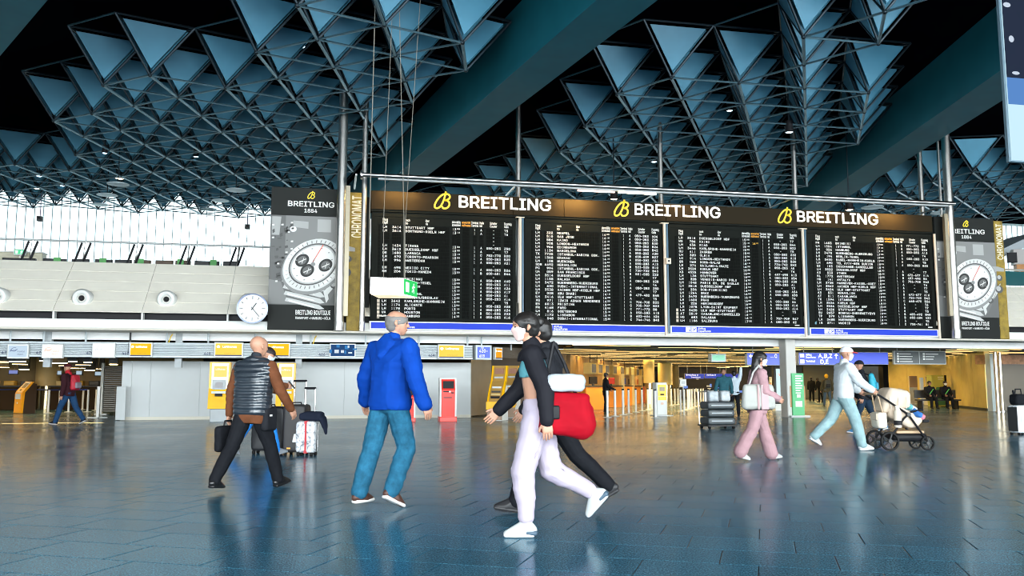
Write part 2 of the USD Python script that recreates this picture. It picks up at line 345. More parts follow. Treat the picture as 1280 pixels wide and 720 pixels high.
for x in jx: mb.rbox((x, TB + .12, (zband + zslot) / 2), (.05, .24, zslot - zband))
obj('slot_divider', mb, white, gal)
A0, A1 = np.array([TB - .1, zslot]), np.array([29.4, zpar])
def par(u): return A0 + (A1 - A0) * u
nrow = 5
for x in jx[:-1]:
    vis = -17 < x < 1 or 20 < x < 30
    if not vis: continue
    for r in range(nrow):
        (ya, za), (yb, zb) = par(r / nrow + .004), par((r + 1) / nrow - .004); a, b = x + .008, x + PW - .008; d = .03
        n = np.array([A1[1] - A0[1], -(A1[0] - A0[0])]); n = n / np.linalg.norm(n) * -.03
        v = [(a, ya, za), (b, ya, za), (b, yb, zb), (a, yb, zb), (a, ya - n[0], za - n[1]), (b, ya - n[0], za - n[1]), (b, yb - n[0], zb - n[1]), (a, yb - n[0], zb - n[1])]
        obj('cladding_panel', MB().add(v, [(0, 1, 2, 3), (7, 6, 5, 4), (0, 4, 5, 1), (1, 5, 6, 2), (2, 6, 7, 3), (3, 7, 4, 0)]), cream, gal)
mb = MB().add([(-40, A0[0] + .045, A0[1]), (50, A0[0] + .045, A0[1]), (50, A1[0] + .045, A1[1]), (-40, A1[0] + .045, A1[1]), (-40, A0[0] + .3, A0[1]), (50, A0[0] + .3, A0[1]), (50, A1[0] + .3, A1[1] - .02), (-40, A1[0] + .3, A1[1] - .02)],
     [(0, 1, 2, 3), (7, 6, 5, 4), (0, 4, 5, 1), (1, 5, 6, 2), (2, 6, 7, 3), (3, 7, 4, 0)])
obj('cladding_backing', mb, M('seam_shadow', (.45, .43, .38), .6), gal)  # darker backing seen in the joints between cladding panels
tag(obj('fascia', MB().box(-40, 50, 28.62, 28.75, onY(740, 430.8, 28.62)[2], zL - .06), M('fascia_paint', (.88, .88, .86), .45)), 'pale grey fascia above the counters and the passage', 'fascia', kind='structure')
zfa = onY(740, 430.8, 28.62)[2]
# ring loudspeakers on the gallery front
for px, py, lb in ((-2, 371, 'white ring loudspeaker on the gallery front, cut by the left edge of the picture'), (103, 373, 'white ring loudspeaker on the gallery front above the airport logo screens'),
               (208.5, 374.5, 'white ring loudspeaker on the gallery front, second from the clock'), (311, 378, 'white ring loudspeaker half hidden behind the clock')):
    c = onY(px, py, TB + .28); t = thing('ring_speaker', lb, 'loudspeaker', c, group=None)
    obj('ring', MB().lathe([(.12, -.05), (.13, -.13), (.17, -.16), (.23, -.15), (.285, -.07), (.285, .22)], n=28, axis='y').xf(None), white, t, smooth=40)
    obj('cone', MB().lathe([(.001, -.10), (.05, -.11), (.12, -.07), (.13, .05)], n=24, axis='y'), M('speaker_cream', (.70, .69, .64), .5), t, smooth=40)
    obj('dust_cap', MB().lathe([(.001, -.16), (.05, -.15), (.085, -.10), (.085, 0)], n=20, axis='y'), blk, t, smooth=40)
# clock
c = onY(315.5, 385.5, 27.0); t = thing('wall_clock', 'round white station clock beside the watch poster', 'clock', c)
RC = .435
obj('case', MB().lathe([(.001, .12), (RC, .12), (RC + .02, .06), (RC + .02, -.03), (RC - .02, -.035), (RC - .02, .0), (.001, .0)], n=40, axis='y'), M('clock_case', (.22, .26, .38), .3, .5), t, smooth=35)
obj('dial', MB().lathe([(.001, -.006), (RC - .02, -.006), (RC - .02, .0)], n=40, axis='y'), M('clock_dial', (.88, .90, .92), .35), t)
mb = MB()
for k in range(12):
    a = k * math.pi / 6; L = .1 if k % 3 == 0 else .07
    mb.tube((.375 * math.sin(a), -.009, .375 * math.cos(a)), ((.375 - L) * math.sin(a), -.009, (.375 - L) * math.cos(a)), .011, 5)
obj('hour_mark', mb, dgrey, t)
for nm, a, L, r in (('hour_hand', 35, .20, .014), ('minute_hand', 140, .32, .011)):
    a = math.radians(a); obj(nm, MB().tube((-.06 * math.sin(a), -.016, -.06 * math.cos(a)), (L * math.sin(a), -.016, L * math.cos(a)), r, 6), dgrey, t)
obj('bracket', MB().box(-.05, .05, .12, .75, -.05, .05), dgrey, t)
# gallery rail and what stands behind it
zr = onY(160, 303.5, 29.8)[2]
t = thing('gallery_rail', 'slim grey handrail on dark leaning brackets along the left gallery', 'railing')
obj('handrail', MB().tube((-36, 29.8, zr), (onY(400, 310, 29.8)[0], 29.8, zr), .035, 10), M('rail_grey', (.55, .57, .56), .35, .4), t)
for px in (39, 105.5, 171, 236, 298, -28):
    x = onY(px, 316, 29.8)[0]; mb = MB()
    for dx in (-.17, .09): mb.tube((x + dx - .12, 29.75, zpar - .05), (x + dx + .10, 29.75, zr - .05), .035, 6)
    obj('bracket', mb, blk, t); obj('strut', MB().tube((x - .04, 29.82, zpar - .05), (x + .03, 29.8, zr - .02), .03, 6), steel, t)
seatk = M('seat_black', (.02, .022, .024), .5); seatg = M('seat_green', (.10, .42, .10), .5); seatb = M('seat_brown', (.10, .06, .035), .5)
for n, (px0, px1, mm, gx) in enumerate(((53, 82, seatk, 72), (89, 111, seatk, None), (118, 140, seatk, 129), (143, 164, seatk, None), (167, 188, seatb, 176), (194, 216, seatb, None), (219, 238, seatb, 226), (243, 262, seatk, None), (262, 274, seatk, 267), (279, 296, seatk, None), (2, 44, seatk, None))):
    a, b = onY(px0, 327, 33)[0], onY(px1, 327, 33)[0]; zt = onY((px0 + px1) / 2, 322 + (px0 + px1) * .008, 33)[2]
    o = thing('lounge_seat', None, 'seat', ((a + b) / 2, 33, 3.95)); h = zt - 3.95; w = (b - a) / 2
    obj('backrest', MB().cham(-w, w, .0, .16, .35, h, .03), mm, o); obj('seat', MB().cham(-w, w, -.55, 0, .28, .42, .03), mm, o); obj('base', MB().box(-w * .8, w * .8, -.4, .1, 0, .28), blk, o)
    if gx: obj('green_cushion', MB().rbox((onY(gx, 327, 33)[0] - (a + b) / 2, -.06, h - .12), (.22, .08, .3), M=rz(8)), seatg, o)
    nm = ['first', 'second', 'third', 'fourth', 'fifth', 'sixth', 'seventh', 'eighth', 'ninth', 'tenth', 'leftmost of all'][n]
    tag(o, (f'low dark lounge seat {"with green cushion" if gx else ""} over the gallery front, {nm} from the cream counter' if n < 10 else 'low black lounge seat in front of the cream counter on the gallery'))
a, b = onY(-20, 318, 36), onY(53, 318, 36); zt = onY(20, 314, 36)[2]
t = thing('reception_counter', 'low cream counter on the gallery at the left', 'counter', ((a[0] + b[0]) / 2, 36, 3.95)); w = (b[0] - a[0]) / 2
obj('front_panel', MB().cham(-w, w, 0, .5, 0, zt - 4.0, .02), M('counter_cream', (.60, .56, .42), .5), t); obj('worktop', MB().box(-w - .03, w + .03, -.05, .55, zt - 4.0, zt - 3.95), white, t)
def exit_plate(loc, w, h, label, rz_=0, d=.12, box=white):
    t = thing('exit_sign', label, 'exit sign', loc, rz_)
    obj('housing', MB().cham(-w / 2 - .04, w / 2 + .04, 0, d, -h / 2 - .04, h / 2 + .04, .01), box, t)
    obj('face', MB().box(-w / 2, w / 2, -.006, 0, -h / 2, h / 2), M('exit_green', (.05, .50, .22), .4, emit=.5, ecol=(.05, .6, .25)), t)
    running_man(t, w, h, -.012); return t
def running_man(t, w, h, y):
    s = h; mb = MB().box(-.42 * w, -.17 * w, y, y + .004, -.36 * s, .36 * s)
    x = .2 * w; r = .055 * s
    for p, q in (((x + .02 * s, .2 * s), (x - .06 * s, -.05 * s)), ((x - .06 * s, -.05 * s), (x + .12 * s, -.15 * s)), ((x + .12 * s, -.15 * s), (x + .06 * s, -.36 * s)), ((x - .06 * s, -.05 * s), (x - .12 * s, -.22 * s)), ((x - .12 * s, -.22 * s), (x - .28 * s, -.26 * s)),
                 ((x + .02 * s, .19 * s), (x - .14 * s, .1 * s)), ((x - .14 * s, .1 * s), (x - .2 * s, -.02 * s)), ((x + .02 * s, .19 * s), (x + .17 * s, .08 * s)), ((x + .17 * s, .08 * s), (x + .26 * s, .14 * s))):
        p, q = np.array(p), np.array(q); d = (q - p) / np.linalg.norm(q - p); nrm = np.array([-d[1], d[0]]) * r
        mb.add([(a[0], y, a[1]) for a in (p - nrm, q - nrm, q + nrm, p + nrm)], [(0, 1, 2, 3)])
    th = np.arange(12) * math.pi / 6; c = (x + .05 * s, .31 * s)
    mb.add([(c[0], y, c[1])] + [(c[0] + .075 * s * math.cos(a), y, c[1] + .075 * s * math.sin(a)) for a in th], [(0, 1 + k, 1 + (k + 1) % 12) for k in range(12)])
    obj('pictogram', mb, M('exit_white', (.9, .95, .9), .5, emit=.5), t)
o = exit_plate(onY(24.5, 315, 35.6), .34, .16, 'small green exit sign above the cream gallery counter'); obj('stem', MB().tube((0, .06, -.1), (0, .06, -.7), .02, 6), steel, o)
o = exit_plate(onY(1210, 285, 47), .75, .36, 'small green exit sign by the window right of the second poster', -25); obj('stem', MB().tube((0, .06, .2), (0, .06, roofz(47) - onY(1210, 285, 47)[2]), .02, 6), steel, o)
# ================================================================= departure boards
TD = 27.5
XL, XR = onY(462, 330, TD)[0], onY(1167.5, 340, TD)[0]
zHt, zHb, zBt, zBb = onY(640, 246.3, TD)[2], onY(640, 269, TD)[2], onY(640, 404.0, TD)[2], onY(640, 414.2, TD)[2]
U = lambda px: onY(px, 340, TD)[0]
SEC = [(U(463.5), U(645)), (U(656), U(830)), (U(836.5), U(1002.5)), (U(1009), U(1167))]
D = [
"LH 3414 STUTTGART HBF|12|A|-|T5;LH 3614 DORTMUND-KOELN HBF|13|A|-|T6;|||-|;|||-|;|||-|;LH 1424 TIRANA|13|A|050-283|Z50;LH 3612 DUESSELDORF HBF|13|A|-|T7;DE 1680 LARNACA|13|C|752-778|B20;LH 470 TORONTO-PEARSON|13|A|050-283|B25;LH 996 AMSTERDAM|13|A|050-283|A21;|||-|;LH 498 MEXICO CITY|13|A|050-283|B26;NH 204 TOKIO-HANEDA|13|B|600-601|B44;|||-|;LH 1480 CHISINAU|13|A|050-283|A40;LH 198 BERLIN-TEGEL|13|A|050-283|A11;LH 1186 ZUERICH|13|A|050-283|A24;LH 876 OSLO|13|A|050-283|A17;LH 1302 ISTANBUL|13|A|050-283|A1;LH 1372 WROCLAW/BRESLAU|13|A|050-283|A14;LH 3642 KARLSRUHE-MANNHEIM|13|A|-|T5;LH 1174 ALICANTE|13|A|050-283|A08;LH 1178 PORTO|13|A|050-283|A24;UA 047 HOUSTON|13|B|501-505|Z23;LH 018 HAMBURG|14|A|050-283|A16",
"LH 322 NEAPEL|14|A|050-283|A04;LH 510 SAN JOSE|14|A|050-283|Z25;LH 584 KAIRO|14|A|050-283|B30;LH 908 LONDON-HEATHROW|14|A|050-283|B24;LH 964 EDINBURGH|14|A|050-283|B42;LH 1134 BARCELONA|14|A|050-283|A30;TK 7735 ISTANBUL-SABIHA GOK.|14|B|600-609|B27;LH 1368 KRAKAU|14|A|050-283|A06;LH 108 MUENCHEN|14|A|050-283|A13;SDR 4492 HERAKLION|14|B|523-525|B10;PC 994 ISTANBUL-SABIHA GOK.|14|C|720-722|B43;UA 059 SAN FRANCISCO|14|B|501-505|Z22;LH 3514 DUESSELDORF HBF|14|A|-|T7;LH 1158 MALAGA|14|A|050-283|A20;LH 3472 NUERNBERG-WUERZBURG|14|A|-|T4;LH 630 DUBAI-INTERNATIONAL|14|A|050-283|Z50;LH 3538 AACHEN HBF-KOELN HBF|14|A|-|T7;EY 008 ABU DHABI|14|B|479-482|B48;LH 3416 ULM HBF-STUTTGART|14|A|-|T5;XQ 971 IZMIR ADNAN MENDERES|14|C|706-708|B25;EW 6813 PRISTINA|15|C|705-707|B23;FR 4168 FARO|15|C|771-772|B8;LH 816 GOETEBORG|15|A|050-283|A15;LH 1172 LISSABON|15|B|602-604|A24;EK 048 DUBAI-INTERNATIONAL|15|C|744-746|B45",
"LH 3516 DUESSELDORF HBF|15|A|-|T7;MS 786 KAIRO|15|A|050-283|B44;LH 636 RIAD|15|A|050-283|B22;LH 3446 KARLSRUHE-MANNHEIM|15|A|-|T5;OU 411 ZAGREB|15|A|050-283|Z30;LH 320 OLBIA|16|A|050-283|A10;LH 914 LONDON-HEATHROW|16|A|050-283|B20;QR 068 DOHA-HALAD|16|C|734-742|B42;LH 274 MAILAND-LINATE|16|A|050-283|A5;LH 3520 KOELN HBF|16|A|-|T6;X3 4525 HANNOVER|16|B|497-498|A13;LH 136 STUTTGART|16|A|050-283|A54;LH 328 VENEDIG-MARCO POLO|16|A|050-283|A30;LH 1048 PARIS CH. DE GAULLE|16|A|050-283|A1;LH 3518 DUESSELDORF HBF|16|A|-|T7;LH 236 ROM-FIUMICINO|16|A|050-283|A54;LH 1264 GRAZ|16|A|050-283|A50;LH 3470 NUERNBERG-WUERZBURG|16|A|-|T4;LH 1400 PRAG|16|A|050-283|A6;LH 226 HERINGSDORF|16|A|050-283|A16;LH 1078 LYON-SAINT EXUPERY|16|A|050-283|A14;LH 3420 ULM HBF-STUTTGART|16|A|-|T5;AT 2819 CASABLANC-CANCELLED|16|A|-|;HG 683 DALAMAN|16|C|707-709|B47;LH 1106 SALZBURG|17|A|050-283|A2",
"FR 1683 BRINDISI|17|C|771-772|B8;LH 1304 ISTANBUL|17|A|050-283|B26;LH 026 HAMBURG|17|A|050-283|A13;LH 3478 NUERNBERG-WUERZBURG|17|A|-|T4;LH 194 BERLIN-TEGEL|17|A|050-283|A10;LH 3450 BASEL-MANNHEIM-KARLS|17|A|-|T5;LH 690 TEL AVIV-BEN GURION|18|A|050-283|B30;SZ 103 DUSCHANBE-CANCELLED|18||-|;LH 3522 DUESSELDORF HBF|18|A|-|T7;A3 833 ATHEN|18|B|672-677|A14;KL 1772 AMSTERDAM|18|B|497-498|B6;HG 141 ANTALYA|18|C|706-708|B42;LH 3728 HANNOVER-KASSEL-GOET|18|A|-|T6;LH 3542 AACHEN HBF-KOELN HBF|18|A|-|T7;LH 3424 ULM HBF-STUTTGART|18|A|-|T5;A3 831 HERAKLION|19|B|672-677|A16;AT 811 CASABLANCA|19|C|720-723|B43;TK 1594 ISTANBUL|19|C|665-670|B26;LH 3526 KOELN HBF|19|A|-|T6;LH 3524 DUESSELDORF HBF|19|A|-|T7;LH 3426 STUTTGART HBF|19|A|-|T5;SU 2657 MOSKAU-SHEREMETYEVO|19|B|485-492|B48;TP 579 LISSABON|19|B|682-684|A23;LH 3488 NUERNBERG-WUERZBURG|19|A|-|T5;IB 3711 MADRID|19|C|758-761|B1"]
MIN = ['05', '10', '15', '20', '25', '30', '35', '40', '45', '50', '55', '00']
SPANS = [(.075, 3, .0155), (.138, 4, .0155), (.228, 20, .0152), (.55, 4, .0145), (.622, 4, .0125), (.695, 2, .0145), (.742, 2, .0145), (.789, 7, .0148), (.915, 4, .0152)]
LEDS = [{5, 7, 8, 9, 11, 12}, {0, 1, 3, 4, 5, 6, 7, 11}, set(), set()]
ledm = lamp('led_green', (.1, 1.0, .5), 3.0)
stripgl = M('strip_white', (.85, .87, .9), .4)
where = ['at the left end', 'second from the left', 'second from the right', 'at the right end']
hdr = M('header_black', (.026, .019, .010), .5, spec=.05)
for s, (xa, xb) in enumerate(SEC):
    t = thing('departure_board', f'black split-flap departure board with white lettering, {where[s]} of the four boards', 'departure board', (xa, TD, zBb), group='split-flap departure boards')
    w, zt, zb = xb - xa, zHb - zBb, zBt - zBb; hh = zt - zb
    fx = lambda f: f * w; fz = lambda f: zt - f * hh
    obj('cabinet', MB().box(0, w, .04, .55, zb - .02, zt - .08), boardm, t)
    mb = MB().cham(0, w, 0, .05, fz(.06), zt - .07, .01).cham(0, .045 * w, 0, .05, zb, fz(.06), .006).cham(.975 * w, w, 0, .05, zb, fz(.06), .006).cham(.045 * w, .975 * w, 0, .05, zb, fz(.975), .006)
    obj('surround', mb, boardm, t)
    obj('heading_plate', MB().box(.045 * w, .975 * w, .012, .05, fz(.13), fz(.06)), boardm, t)
    mb, ma = MB(), MB()
    for f, a, b, wd in ((.075, 'Flug', 'Flight', .034), (.228, 'nach', 'to', .03), (.365, 'über', 'via', .026), (.548, 'planmäßig', 'scheduled', .06), (.618, 'erwartet', 'estimated', .06), (.684, 'Terminal', 'Terminal', .05), (.742, 'Halle', 'Hall', .03), (.815, 'Schalter', 'Counter', .05), (.915, 'Flugsteig', 'Gate', .053)):
        q = ma if f == .618 else mb
        text(q, a, fx(f), fz(.095), .008, .075, width=wd * w, bold=True); text(q, b, fx(f), fz(.122), .008, .075, width=(wd if len(b) > 4 else wd * .6) * w, bold=True)
    tag(obj('heading_print', mb, ink, t), kind='stuff'); tag(obj('heading_print', ma, M('print_orange', (.9, .38, .02), .5), t), kind='stuff')
    mb = MB(); cellz = .0333 * hh
    for r, line in enumerate(D[s].split(';')):
        cells = MB(); pr = MB(); est = None
        zc = fz(.151 + r * .0333); ch = cellz * .88
        for f, n, p in SPANS:
            for c in range(n): cells.box(fx(f + c * p) + .004, fx(f + (c + 1) * p) - .004, .02, .05, zc - ch / 2, zc + ch / 2)
        cells.box(fx(.033), fx(.06), .02, .05, zc - ch / 2, zc + ch / 2)
        row = tag(obj('flap_row', cells, flapm, t), kind='stuff')
        fl, hr, ha, ct, gt = line.split('|')
        def put(str_, f, p, hgt=.68, dz=0, q=pr):
            for c, chh in enumerate(str_):
                if chh == ' ': continue
                k = .8 if chh not in '1I-.' else (.34 if chh in '1I.' else .6)
                text(q, chh, fx(f + (c + (1 - k) / 2) * p), zc - ch * hgt / 2 + dz + (ch * .02 if chh != '-' else 0), .016, ch * hgt, width=k * p * w, bold=True)
        if fl:
            al, no, de = fl.split(' ', 2)
            put(al, .075, .0155); put(no.rjust(4), .138, .0155); put(de, .228, .0152)
        if hr:
            put(hr, .55, .0145); mn = MIN[(r * 5 // 12 * 3 + r) % 12]
            put(mn, .582, .0115, .42, ch * .12)
        if ha: put('1', .699, .0145); put(ha, .746, .0145)
        if ct == '-': put('-', .834, .0148)
        elif ct: put(ct, .789, .0148)
        if gt: put(gt, .915, .0152)
        if pr.n: obj('lettering', pr, ink, row)
        if s == 2 and r == 1:
            q = MB(); put('16', .624, .0135, q=q); put('10', .652, .0105, .42, ch * .12, q=q); obj('lettering', q, amber, row)
        if r in LEDS[s]: obj('status_light', MB().cham(fx(.026), fx(.04), .008, .03, zc - ch * .25, zc + ch * .25, .006), ledm, row)
    if s in (0, 2):      # blank paper-coloured flaps in the narrow column
        mb = MB()
        for r in (range(20, 26) if s == 0 else range(21, 25)):
            zc = fz(.151 + r * .0333); mb.box(fx(.034), fx(.062), .012, .018, zc - cellz * .4, zc + cellz * .4)
        obj('pale_flap', mb, M('flap_pale', (.62, .52, .42) if s == 0 else (.62, .52, .42), .5), t)
    if s == 3: obj('pale_flap', MB().prism([(fx(.03), fz(.965)), (fx(.058), fz(.965)), (fx(.058), fz(.935))], .012, .018), M('flap_teal', (.10, .28, .36), .4), t)
    if s > 1: obj('maker_plate', MB().box(fx(.93), fx(.965), -.004, .001, fz(.983), fz(.974)), ink, t)
    # blue departures strip
    st = obj('strip_frame', MB().cham(-.02, w + .02, -.06, .3, 0, zb, .012), stripgl, t)
    obj('blue_panel', MB().box(.03, w - .04, -.075, -.06, .035, zb - .035), bluem, st)
    mb = MB(); px = .105 * w; ph = zb - .1
    for k in (0, 1): mb.box(px + k * ph * 1.25, px + k * ph * 1.25 + ph * 1.1, -.079, -.075, .05, .05 + ph)
    text(mb, 'Abflug', px + ph * 2.65, .05 + ph * .55, -.079, ph * .4, bold=True); text(mb, 'Departures', px + ph * 2.65, .05 + .01, -.079, ph * .4, bold=True)
    obj('strip_print', mb, ink, st)
    mb = MB()
    mb.add([(px + ph * a, -.081, .05 + ph * b) for a, b in ((1.4, .2), (1.55, .2), (2.25, .72), (2.2, .85))], [(0, 1, 2, 3)]); mb.add([(px + ph * a, -.081, .05 + ph * b) for a, b in ((1.5, .75), (1.62, .78), (2.1, .42), (1.9, .4))], [(0, 1, 2, 3)])
    mb.box(px + ph * .75, px + ph * .95, -.081, -.079, .05 + ph * .15, .05 + ph * .5)
    obj('strip_pictogram', mb, bluem, st)
# header band above the boards
t = thing('sign_band', 'long black header band with white brand lettering and yellow logos above the boards', 'sign band', (XL, TD, zHb))
w, hh = XR - XL, zHt - zHb
cuts = [0, U(641) - XL, U(705) - XL, U(833) - XL, U(1003) - XL, w]
for a, b in zip(cuts[:-1], cuts[1:]): obj('band_panel', MB().cham(a + .004, b - .004, -.06, .5, .0, hh, .012), hdr, t)
obj('bottom_edge', MB().box(0, w, -.03, .3, -.06, .0), boardm, t)
def bezier(P, n=14):
    P = np.array(P, float); T = np.linspace(0, 1, n)[:, None]
    return (1 - T)**3 * P[0] + 3 * (1 - T)**2 * T * P[1] + 3 * (1 - T) * T**2 * P[2] + T**3 * P[3]
def ribbon(mb, pts, y, wd, th=.012):
    pts = np.array(pts); d = np.gradient(pts, axis=0); d /= np.linalg.norm(d, axis=1, keepdims=True) + 1e-9; n = np.c_[-d[:, 1], d[:, 0]] * (np.array(wd).reshape(-1, 1) if np.ndim(wd) else wd)
    a, b = pts + n, pts - n; k = len(pts)
    v = np.vstack([np.c_[a[:, 0], np.full(k, y - th), a[:, 1]], np.c_[b[:, 0], np.full(k, y - th), b[:, 1]], np.c_[a[:, 0], np.full(k, y), a[:, 1]], np.c_[b[:, 0], np.full(k, y), b[:, 1]]])
    f = []
    for i in range(k - 1): f += [(i, i + 1, k + i + 1, k + i), (2 * k + i + 1, i + 1, i, 2 * k + i), (k + i, k + i + 1, 3 * k + i + 1, 3 * k + i)]
    return mb.add(v, f)
def blogo(mb, x, z, h, y, k=1.0):
    """the slanted script capital: a long loop down the left, two bowls on the right"""
    S = lambda P: [(x + (px * k + pz * .0) * h, z + pz * h) for px, pz in P]
    for P in ([(.62, 1.0), (.58, .70), (.50, .40), (.34, .16)], [(.34, .16), (.22, .0), (.02, -.02), (.0, .14)], [(.0, .14), (.0, .36), (.34, .86), (.60, .86)], [(.60, .86), (.98, .88), (.90, .50), (.56, .50)],
              [(.56, .50), (.98, .52), (.86, .02), (.54, .03)], [(.54, .03), (.44, .04), (.42, .10), (.44, .16)]):
        ribbon(mb, bezier(S(P)), y, .05 * h)
whi = M('letter_white', (.92, .92, .88), .4, emit=.55)  # letters brightened by a glow put into the paint
for lx, l0, l1, yy in ((543, 573, 688, 255), (767, 792, 899, 263), (971, 994, 1095, 271)):
    zc = onY(l0, yy, TD)[2] - zHb
    mb = MB(); cap = onY(600, 250, TD)[2] - onY(600, 264.5, TD)[2]
    zq = hh * .30
    text(mb, 'BREITLING', onY(l0, 255, TD)[0] - XL, zq, -.075, cap * .96, width=onY(l1, 255, TD)[0] - onY(l0, 255, TD)[0], bold=True)
    obj('lettering', mb, whi, t)
    mb = MB(); blogo(mb, onY(lx, 255, TD)[0] - XL, zq - cap * .22, cap * 1.5, -.065, 1.0); obj('script_logo', mb, goldink, t)
# ================================================================= posts and lamp bar
zled = zL
def post(px, r, t_, label, top=None, lean=None, bracket=0, m=steel, yb=412):
    x = onY(px, 340, t_)[0]; ztop = roofz(t_) - .02 if top is None else top
    p = thing('steel_post', label, 'post', (x, t_, zled), group=None)
    obj('tube', MB().tube((0, 0, 0), (0, 0, ztop - zled), r, 18), m, p, smooth=40)
    obj('base_sleeve', MB().tube((0, 0, 0), (0, 0, .28), r * 1.12, 18), m, p, smooth=40)
    if bracket:
        z0_, z1_ = onY(px, 395, t_)[2] - zled, onY(px, 232 if bracket == 1 else 268, t_)[2] - zled
        mb = MB().box(r * .7 * bracket, r * .7 * bracket + .16 * bracket, -.06, .06, z0_, z1_)
        for k in range(36): mb.box(r * .9 * bracket, r * .7 * bracket + .13 * bracket, -.068, -.06, z0_ + (k + .2) * (z1_ - z0_) / 36, z0_ + (k + .7) * (z1_ - z0_) / 36)
        obj('perforated_rail', mb, M('rail_bronze', (.32, .28, .20), .4, .6), p)
    return p
post(425, .145, TB - .45, 'thick steel post in front of the left watch poster', bracket=1)
post(453.5, .085, TB - .45, 'slimmer steel post at the left end of the departure boards')
post(1191, .15, TB - .45, 'thick steel post in front of the right watch poster', bracket=-1)
for px, lb in ((648, 'steel tube rising behind the header band, leftmost of the three over the boards'), (828, 'steel tube rising behind the header band between the second and third boards'), (997.5, 'steel tube rising behind the header band between the third and fourth boards'), (1157, 'steel tube rising behind the right end of the header band')):
    post(px, .09, TD + .75, lb)
post(1181, .05, TD + .7, 'thin steel tube close beside the thick post at the right')
cseam = M('cream_enamel', (.72, .62, .50), .35)
for px, lb in ((651.3, 'first and second'), (832, 'second and third'), (1005, 'third and fourth')):
    x = U(px); p = thing('divider_post', f'thin cream enamel post between the {lb} departure boards', 'post', (x - .05, TD - .08, zled))
    obj('tube', MB().tube((0, 0, 0), (0, 0, zHb - zled - .07), .05, 14), cseam, p, smooth=40)
    obj('top_plate', MB().box(-.14, .14, -.07, .07, zHb - zled - .10, zHb - zled - .07), cseam, p)
    obj('cable_duct', MB().box(.055, .12, -.03, .04, .1, zHb - zled - .1), M('duct_blue', (.03, .10, .16), .35), p)
x = U(1168.5); p = thing('divider_post', 'thin cream enamel post closing the right end of the departure boards', 'post', (x + .02, TD - .05, zled)); obj('tube', MB().tube((0, 0, 0), (0, 0, zHb - zled - .07), .045, 14), cseam, p, smooth=40)
b = thing('socket_box', 'small cream socket box on the post between the second and third boards', 'socket box', (U(832) + .02, TD - .2, onY(832, 327.5, TD)[2]))
obj('box', MB().cham(-.09, .09, -.06, .06, -.1, .1, .015), cseam, b); obj('button', MB().lathe([(.001, -.075), (.035, -.07), (.035, -.05)], n=12, axis='y'), dgrey, b)
TBAR = TD - 1.3
za, zb_ = onY(640, 227.5, TBAR)[2], 0
xa, xb = onY(452, 218, TBAR)[0], onY(1193, 250, TBAR)[0]
p = thing('lamp_bar', 'long steel tube with slim lamps running in front of the boards', 'lamp bar', (xa, TBAR, za))
obj('tube', MB().tube((0, 0, 0), (xb - xa, 0, 0), .07, 16), steel, p, smooth=40); obj('end_flange', MB().tube((-.03, 0, 0), (.03, 0, 0), .14, 16), steel, p)
obj('lamp_tray', MB().box(.5, xb - xa - .3, -.05, .07, -.13, -.085), greyp, p)
for px in (445, 648, 828, 997.5, 1157, 1191): x = onY(px, 232, TBAR)[0] - xa; obj('arm', MB().tube((x, 0, .0), (x, TD - TBAR + .65, .0), .03, 8), steel, p)
litt = lamp('tube_lit', (1.0, .86, .62), 6.0)
for a, b_ in ((722, 768), (773, 820)):
    obj('lamp_tube', MB().tube((onY(a, 234, TBAR)[0] - xa, 0, -.17), (onY(b_, 235, TBAR)[0] - xa, 0, -.17), .03, 8), litt if a > 740 else lamp('tube_pink', (1.0, .74, .66), 1.8), p)
for px, I in ((500, 80), (610, 30), (718, 150), (850, 24), (1030, 20), (1108, 95)):  # unseen lamps just before the header, placed to throw warm patches on it
    x = onY(px, 232, TBAR)[0]
    l = UsdLux.RectLight.Define(stage, f'/World/lamp_bar/glow_{px}'); l.CreateWidthAttr(1.1); l.CreateHeightAttr(.12); l.CreateIntensityAttr(I * 1.1); l.CreateColorAttr(Gf.Vec3f(1.0, .60, .19))
    l.AddTranslateOp().Set((onY(px, 245, TD)[0] - xa, TD - .50 - TBAR, zHt + .02 - za)); l.AddRotateXOp().Set(48)
